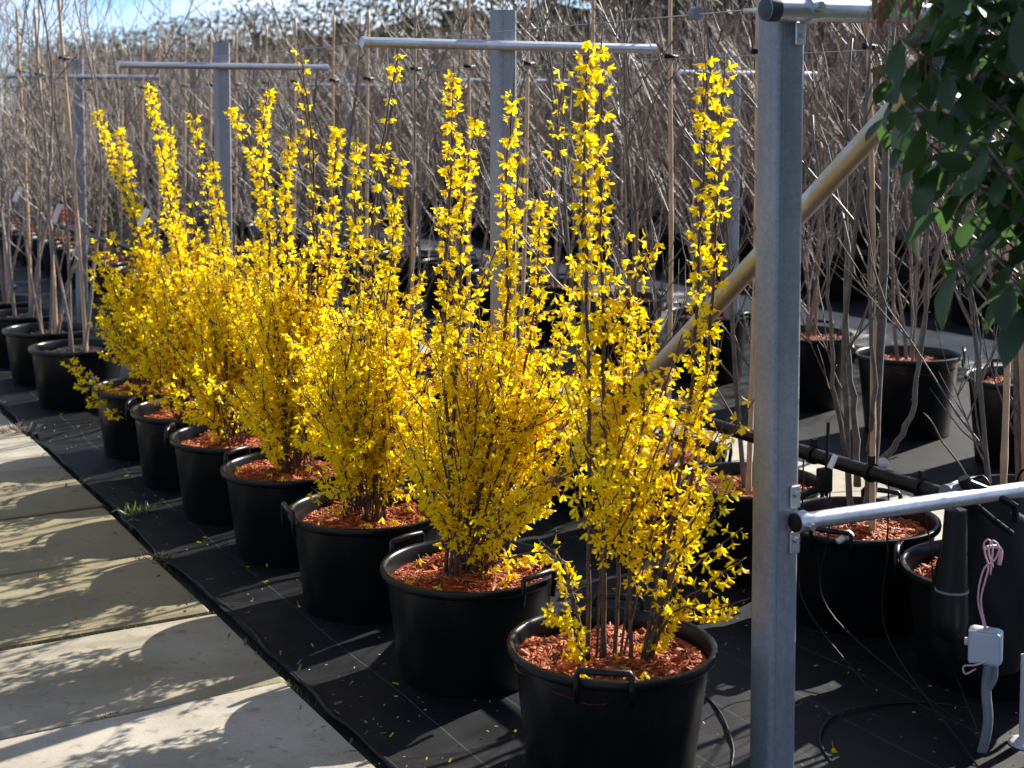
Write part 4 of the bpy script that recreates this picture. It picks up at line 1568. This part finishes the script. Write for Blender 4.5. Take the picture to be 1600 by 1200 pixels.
# fittings where the pipe meets the lower steel pipe
fit = tag(empty('pipe_fitting', (IX, 2.835, -0.075)), 'black tapered filter housing hanging under the grey collar of the lower pipe', 'pipe fitting')
b = MB()
b.tube([(-0.032, 0.0, 0.742), (0.026, 0.0, 0.744)], 0.0295, 22)
b.build('collar', M['greyring'], fit, True, rad(40))
b = MB()
b.tube([(0.0, -0.005, 0.70), (-0.002, -0.004, 0.60), (-0.004, 0, 0.5), (-0.006, 0, 0.40), (-0.008, 0, 0.36), (-0.008, 0, 0.345)], [0.030, 0.034, 0.042, 0.047, 0.044, 0.03], 24)
b.build('housing', M['hose'], fit, True, rad(40))
b = MB()
b.tube([(-0.004, 0, 0.475), (-0.004, 0, 0.481)], 0.0455, 24)
b.build('band', M['conduit'], fit, True, rad(40))
b = MB()
b.tube([(0.02, -0.03, 0.775), (0.09, -0.05, 0.745), (0.155, -0.07, 0.705), (0.16, -0.07, 0.66)], [0.013, 0.012, 0.011, 0.010], 8)
b.tube([(0.01, -0.02, 0.79), (0.03, -0.03, 0.74)], [0.018, 0.018], 10)
b.tube([(0.03, -0.02, 0.73), (0.12, -0.03, 0.66), (0.17, -0.05, 0.62)], [0.008, 0.008, 0.008], 8)
b.build('clamp_arm', M['rubber'], fit, True, rad(40))
b = MB()
b.tube([(0.16, -0.06, 0.685), (0.30, -0.08, 0.60), (0.5, -0.10, 0.50)], 0.0075, 10)
b.build('feed_tube', M['pipe'], fit, True, rad(40))
b = MB()
b.tube(spline([(0.05, -0.06, 0.60), (0.09, -0.06, 0.60), (0.115, -0.06, 0.585), (0.11, -0.06, 0.545)], 10), 0.006, 8)
b.build('elbow_tube', M['pink'], fit)

# black plastic sack hung on the lower pipe
sk = tag(empty('plastic_sack', (3.19, 2.885, 0)), 'black plastic sack hanging from the lower pipe behind the white junction box', 'sack')
b = MB()
rows_ = []
for j in range(22):
    t = j / 21
    zz = 0.640 - 0.50 * t
    w_ = 0.145 + 0.075 * math.sin(min(1, t * 1.3) * math.pi * 0.5) - 0.05 * max(0, t - 0.85) / 0.15
    d_ = 0.020 + 0.065 * math.sin(min(1, t * 1.2) * math.pi * 0.55)
    ring_ = []
    for k in range(49):
        a = 2 * math.pi * k / 48
        fold = 1 + 0.05 * math.sin(a * 9 + 2.2 * math.sin(t * 5)) * (1 - 0.5 * t) + 0.03 * math.sin(a * 17 + t * 9)
        ring_.append((w_ * math.cos(a) * fold, d_ * math.sin(a) * fold, zz + 0.012 * math.sin(a * 5) * (1 - t)))
    rows_.append(ring_)
b.quad_grid(rows_)
b.build('sack_body', M['sack'], sk)
b = MB()
for sx_ in (-0.10, 0.09):
    b.tube(spline([(sx_, -0.02, 0.62), (sx_ + 0.005, -0.075, 0.66), (sx_ + 0.005, -0.05, 0.70), (sx_, -0.012, 0.68), (sx_, 0.0, 0.63)], 14), 0.004, 6)
b.build('tie_cord', M['rubber'], sk)

# dripper holder by the post
dh = tag(empty('dripper_holder', (2.79, 3.13, 0)), 'small black dripper holder with a white tip beside the steel post', 'dripper')
b = MB()
b.box((-0.03, -0.012, 0.63), (0.015, 0.012, 0.70), 0.003)
b.tube([(0.0, 0, 0.70), (0.004, 0, 0.83)], 0.005, 8)
b.tube([(-0.12, 0.02, 0.615), (-0.03, 0.0, 0.645)], 0.010, 8)
b.build('holder', M['rubber'], dh, True, rad(40))
b = MB()
b.tube([(0.0, -0.012, 0.70), (0.022, -0.012, 0.735)], 0.0085, 10)
b.build('white_tip', M['white'], dh, True, rad(40))

HOSE_L = ['thin black drip hose hanging straight down left of the tree trunk', 'thin black drip hose hanging over the mulch beside the bamboo stake',
          'thin black drip hose hanging to the fabric below the white clip', 'thin black drip hose curving down to the white clip on the pot rim']


def hose(ctrl, label, r=0.0026, mat='hose', name='drip_hose', cat='hose', n=30):
    b = MB()
    b.tube(spline(ctrl, n), r, 7)
    return tag(b.build(name, M[mat]), label, cat, 'drip hoses' if name == 'drip_hose' else None)


def iy(px):
    """where along the irrigation pipe the photograph shows column px"""
    ang = YAW + math.atan((px - 800) / F_PX)
    return IX / math.tan(ang)


for px_, lab, end in ((1262, HOSE_L[0], (2.93, 3.05, 0.02)), (1305, HOSE_L[1], (2.98, 2.7, 0.02)), (1398, HOSE_L[2], (2.86, 2.62, 0.02)), (1448, HOSE_L[3], None)):
    y = iy(px_)
    if end:
        hose([(IX, y, IZ - 0.02), (IX - 0.01, y - 0.01, 0.45), (IX - 0.02, y - 0.03, 0.2), end], lab)
    else:
        hose([(IX, y, IZ - 0.02), (IX + 0.05, y + 0.03, 0.55), (3.16, y + 0.12, 0.42), (3.2, y + 0.16, 0.36), (3.19, y + 0.12, 0.2), (3.0, 2.75, 0.03)], lab)
hose([(2.28, 2.9, 0.02), (2.40, 3.05, 0.022), (2.52, 3.32, 0.02), (2.48, 3.62, 0.02), (2.36, 3.72, 0.02), (2.25, 3.6, 0.02)], 'black hose looping on the fabric right of the nearest forsythia pot', 0.0035)
hose([(2.5, 2.72, 0.02), (2.62, 2.95, 0.02), (2.80, 3.05, 0.022), (3.02, 3.0, 0.02), (3.12, 2.9, 0.02)], 'black hose lying on the lit fabric patch right of the steel post', 0.0038)

# white clip on the pot rim
cw = tag(empty('hose_clip', (3.16, 3.46, 0.35)), 'white plastic hose clip on the front rim of the mulched pot', 'clip')
b = MB()
b.tube([(-0.025, 0, 0.0), (0.02, 0, 0.012)], 0.010, 8)
b.tube([(0.01, 0, 0.005), (0.03, 0, 0.02)], 0.013, 8)
b.build('clip_body', M['white'], cw)

# junction box
jp = at(1540, 1008, 3.88)
jb = tag(empty('junction_box', (jp.x, jp.y, 0)), 'small white square junction box with pink cable loops hanging before the black pots', 'junction box')
jb.rotation_euler = (0, 0, -YAW - 0.45)
z = jp.z
b = MB()
b.box((-0.042, -0.022, z - 0.045), (0.042, 0.022, z + 0.045), 0.006)
b.build('box_body', M['boxplastic'], jb, True, rad(40))
b = MB()
b.box((-0.040, -0.030, z - 0.043), (0.040, -0.0225, z + 0.043), 0.005)
b.build('lid', M['boxplastic'], jb, True, rad(40))
b = MB()
b.box((-0.054, -0.006, z - 0.006), (-0.0425, 0.006, z + 0.012), 0.001)
b.build('tab', M['boxplastic'], jb)
b = MB()
b.tube(spline([(0.01, 0.0, z - 0.045), (0.004, 0.0, z - 0.12), (0.012, -0.01, z - 0.2), (0.0, -0.01, z - 0.28), (-0.01, 0, 0.0)], 16), 0.013, 10)
b.tube(spline([(0.025, 0.0, z - 0.045), (0.024, 0.0, z - 0.085), (0.008, 0.0, z - 0.12)], 8), 0.008, 8)
b.build('conduit', M['conduit'], jb)
b = MB()
zt_ = z + 0.045
b.tube(spline([(0.0, -0.01, zt_ - 0.005), (-0.02, -0.012, zt_ + 0.08), (-0.008, -0.012, zt_ + 0.16), (0.02, -0.012, zt_ + 0.19), (0.03, -0.012, zt_ + 0.225), (0.012, -0.012, zt_ + 0.24), (0.004, -0.012, zt_ + 0.21), (0.016, -0.012, zt_ + 0.17)], 36), 0.0024, 6)
b.tube(spline([(0.004, -0.014, zt_ - 0.005), (-0.012, -0.016, zt_ + 0.08), (0.004, -0.014, zt_ + 0.165), (-0.004, -0.014, zt_ + 0.20), (-0.008, -0.014, zt_ + 0.23), (0.004, -0.014, zt_ + 0.242), (0.014, -0.014, zt_ + 0.22), (0.01, -0.014, zt_ + 0.15)], 36), 0.0024, 6)
b.tube(spline([(0.01, -0.03, z - 0.03), (-0.02, -0.036, z - 0.045), (-0.05, -0.03, z - 0.055), (-0.045, -0.03, z - 0.075), (-0.02, -0.02, z - 0.06)], 18), 0.0022, 6)
b.build('cable', M['pink'], jb)

# white rod on a round foot in the corner
rp = ground_at(1600, 1172)
rod = tag(empty('white_rod', (rp.x, rp.y, 0)), 'grey-white rod standing on a round foot in the corner beneath the shrub', 'rod')
b = MB()
b.tube([(0, 0, 0.02), (0, 0, 0.26)], 0.014, 16)
b.build('rod', M['boxplastic'], rod, True, rad(40))
b = MB()
b.lathe([(0.0, 0.034), (0.015, 0.034), (0.038, 0.026), (0.042, 0.018), (0.042, 0.0)], 28)
b.build('foot', M['boxplastic'], rod, True, rad(40))

# big black pot behind the fittings
bp = tag(empty('potted_tree', (3.86, 3.34, 0.012)), 'large bare-stemmed tree in a tall black pot behind the lower pipe joint', 'tree', 'bare staked trees behind the forsythias')
add_pot(bp, [rad(100)], True, MULCH_TALL[0])
for ms, mt, _ in bare_tree(911, 2.6, 4, 0.12, 0.014, 9, 3, 0.7, 0.36, 0.1, 0.9, 0.06):
    st = link('stem', ms.mesh('stem', M['twig']), bp)
    tw = link('twigs', mt.mesh('twigs', M['twig']), st)
    tw['kind'] = 'stuff'
link('stake', stake_mesh((-0.12, -0.1, 0.2), (-0.16, -0.06, 1.35)), bp)

# ------------------------------------------------------------------ small things
# plant tags
def plant_tag(p, rot, mat, label, strip=False, s=1.0):
    t = tag(empty('plant_tag', p), label, 'tag')
    t.rotation_euler = rot
    b = MB()
    b.quad_grid([[(-0.018 * s, 0, 0.05 * s), (0, -0.004, 0.052 * s), (0.018 * s, 0, 0.05 * s)], [(-0.018 * s, 0.004, 0), (0, -0.001, 0), (0.018 * s, 0.004, 0)], [(-0.016 * s, 0.0, -0.06 * s), (0, -0.004, -0.062 * s), (0.016 * s, 0, -0.06 * s)]])
    b.build('tag_sheet', mat, t)
    if strip:
        b = MB()
        for k in range(3):
            b.quad_grid([[(0.01, -0.006, 0.02 - 0.02 * k), (0.05, -0.01, 0.03 - 0.025 * k), (0.11, -0.004, 0.01 - 0.03 * k)], [(0.01, -0.006, 0.012 - 0.02 * k), (0.05, -0.01, 0.022 - 0.025 * k), (0.11, -0.004, 0.004 - 0.03 * k)]])
        b.build('red_tape', M['redtape'], t)
    return t


plant_tag(at(90, 332, 8.25), (0.2, 0.3, 0.2), M['white'], 'white plant tag with red tape on the birch stems', True, 1.0)
plant_tag(at(225, 338, 6.9), (0.1, 0.5, -0.4), M['label'], 'pale plant label hanging above the farthest forsythias', False, 0.8)
plant_tag(at(28, 303, 9.5), (0.1, 0.5, -0.4), M['white'], 'small white plant tag at the edge among the birch stems', False, 0.9)
plant_tag(at(1034, 503, 8.4), (0.1, 0.4, -0.4), M['white'], 'white plant label by the pot under the diagonal brace', False, 1.2)

# fallen petals and crumbs
lr = np.random.default_rng(90)


def litter(name, n, tv, tf, box, size, mat, label, cat, zoff=0.024):
    x = lr.uniform(box[0], box[1], n)
    y = box[2] + (box[3] - box[2]) * lr.uniform(0, 1, n) ** 1.2
    pos = np.stack([x, y, np.full(n, zoff) + lr.uniform(0, .004, n)], 1)
    ax = np.stack([lr.normal(0, .4, n), lr.normal(0, .4, n), np.ones(n)], 1)
    v, f = scatter(tv, tf, pos, frames(ax, lr.uniform(0, 6.28, n)), size * lr.uniform(.6, 1.3, n))
    return tag(link(name, np_mesh(name, v, f, mat)), label, cat, None, 'stuff')


PET_V = np.array([(-.5, -.18, 0), (.5, -.12, .1), (.5, .12, .1), (-.5, .18, 0)], float)
PET_F = np.array([(0, 1, 2, 3)])
litter('petals', 110, PET_V, PET_F, (1.62, 3.0, 2.4, 8.5), 0.016, M['petal'], 'fallen yellow petals scattered on the black fabric', 'petals')
litter('crumbs', 1100, PET_V, PET_F, (1.56, 3.2, 2.3, 8.0), 0.008, M['crumb'], 'pale wood crumbs scattered on the black fabric', 'crumbs')
litter('leaf_litter', 130, PET_V, PET_F, (1.44, 1.60, 2.3, 9.0), 0.022, M['moss'], 'brown leaf litter along the fabric edge', 'litter', 0.03)
for px_, py_, lab in ((1301, 1171, 'yellow flower fallen on the shaded fabric right of the steel post'), (466, 948, 'yellow flower lying on the fabric beside the third pot'), (60, 903, 'yellow flower lying on the slab path')):
    p = ground_at(px_, py_, 0.02)
    o = link('fallen_flower', FLOWER_MESH[1])
    o.location = (p.x, p.y, 0.03)
    o.rotation_euler = (rad(160), 0.3, px_)
    o.scale = (1.3, 1.3, 1.3)
    tag(o, lab, 'flower')

# weeds and moss
BL_V = np.array([(-.08, 0, 0), (.08, 0, 0), (.06, .1, .55), (-.06, .1, .55), (.0, .35, .9), (0.0, .36, .9)], float)
BL_F = np.array([(0, 1, 2, 3), (3, 2, 4, 5)])


def tuft(p, n, size, mat, label, name='weed_tuft', spread=0.03, cat='weed'):
    a = lr.uniform(0, 6.28, n)
    r = spread * np.sqrt(lr.uniform(0, 1, n))
    pos = np.stack([p[0] + r * np.cos(a) * 1.6, p[1] + r * np.sin(a), np.full(n, p[2])], 1)
    ax = np.stack([np.cos(a) * .8 + lr.normal(0, .3, n), np.sin(a) * .8 + lr.normal(0, .3, n), np.ones(n) * .7], 1)
    v, f = scatter(BL_V, BL_F, pos, frames(ax, lr.uniform(0, 6.28, n)), size * lr.uniform(.5, 1.2, n))
    return tag(link(name, np_mesh(name, v, f, mat)), label, cat)


g = ground_at(216, 800, 0.02)
tuft((g.x, g.y, 0.016), 60, 0.05, M['weed'], 'green weed tuft growing on the fabric beside the fourth pot', spread=0.04)
g = ground_at(28, 672, 0.02)
tuft((g.x, g.y, 0.016), 80, 0.05, M['crumb'], 'dry straw-coloured moss tuft on the fabric edge at the path end', 'moss_tuft', 0.06, 'moss')
g = ground_at(155, 1137)
tuft((1.02, 4.02, 0.008), 220, 0.016, M['moss'], 'dark moss clump in the slab joint nearest the camera', 'moss_tuft', 0.05, 'moss')
tuft((1.46, 4.03, 0.008), 200, 0.014, M['weed'], 'small greenish moss clump where the slab joint meets the fabric', 'moss_tuft', 0.04, 'moss')
tuft((1.51, 5.42, 0.012), 50, 0.03, M['moss'], 'brown debris clump on the fabric edge at the second slab joint', 'moss_tuft', 0.04, 'moss')
tuft((1.51, 6.7, 0.012), 50, 0.03, M['moss'], 'brown debris clump on the fabric edge far up the path', 'moss_tuft', 0.05, 'moss')

jr = np.random.default_rng(5)
jp_ = []
for yj in ys[2:12]:
    m_ = 900
    xx = jr.uniform(0.5, 1.52, m_)
    dens = np.sin(xx * 9 + yj * 13) + np.sin(xx * 23 + yj * 5) + jr.normal(0, .5, m_)
    keep = dens > 0.1
    jp_.append(np.stack([xx[keep], yj + jr.normal(0, .007, keep.sum()), np.full(keep.sum(), 0.004)], 1))
m_ = 2600
yy = jr.uniform(2.2, 11, m_)
dens = np.sin(yy * 5) + np.sin(yy * 13 + 1) + jr.normal(0, .6, m_)
keep = dens > 0.3
jp_.append(np.stack([1.518 + jr.normal(0, .010, keep.sum()), yy[keep], np.full(keep.sum(), 0.006)], 1))
jp_ = np.concatenate(jp_)
ax = jr.normal(0, .6, (len(jp_), 3))
ax[:, 2] = 1
v, f = scatter(BL_V, BL_F, jp_, frames(ax, jr.uniform(0, 6.28, len(jp_))), 0.013 * jr.uniform(.5, 1.6, len(jp_)))
tag(link('moss', np_mesh('moss', v, f, M['moss'])), 'brown-green moss growing in the joints of the slab path', 'moss', None, 'stuff')
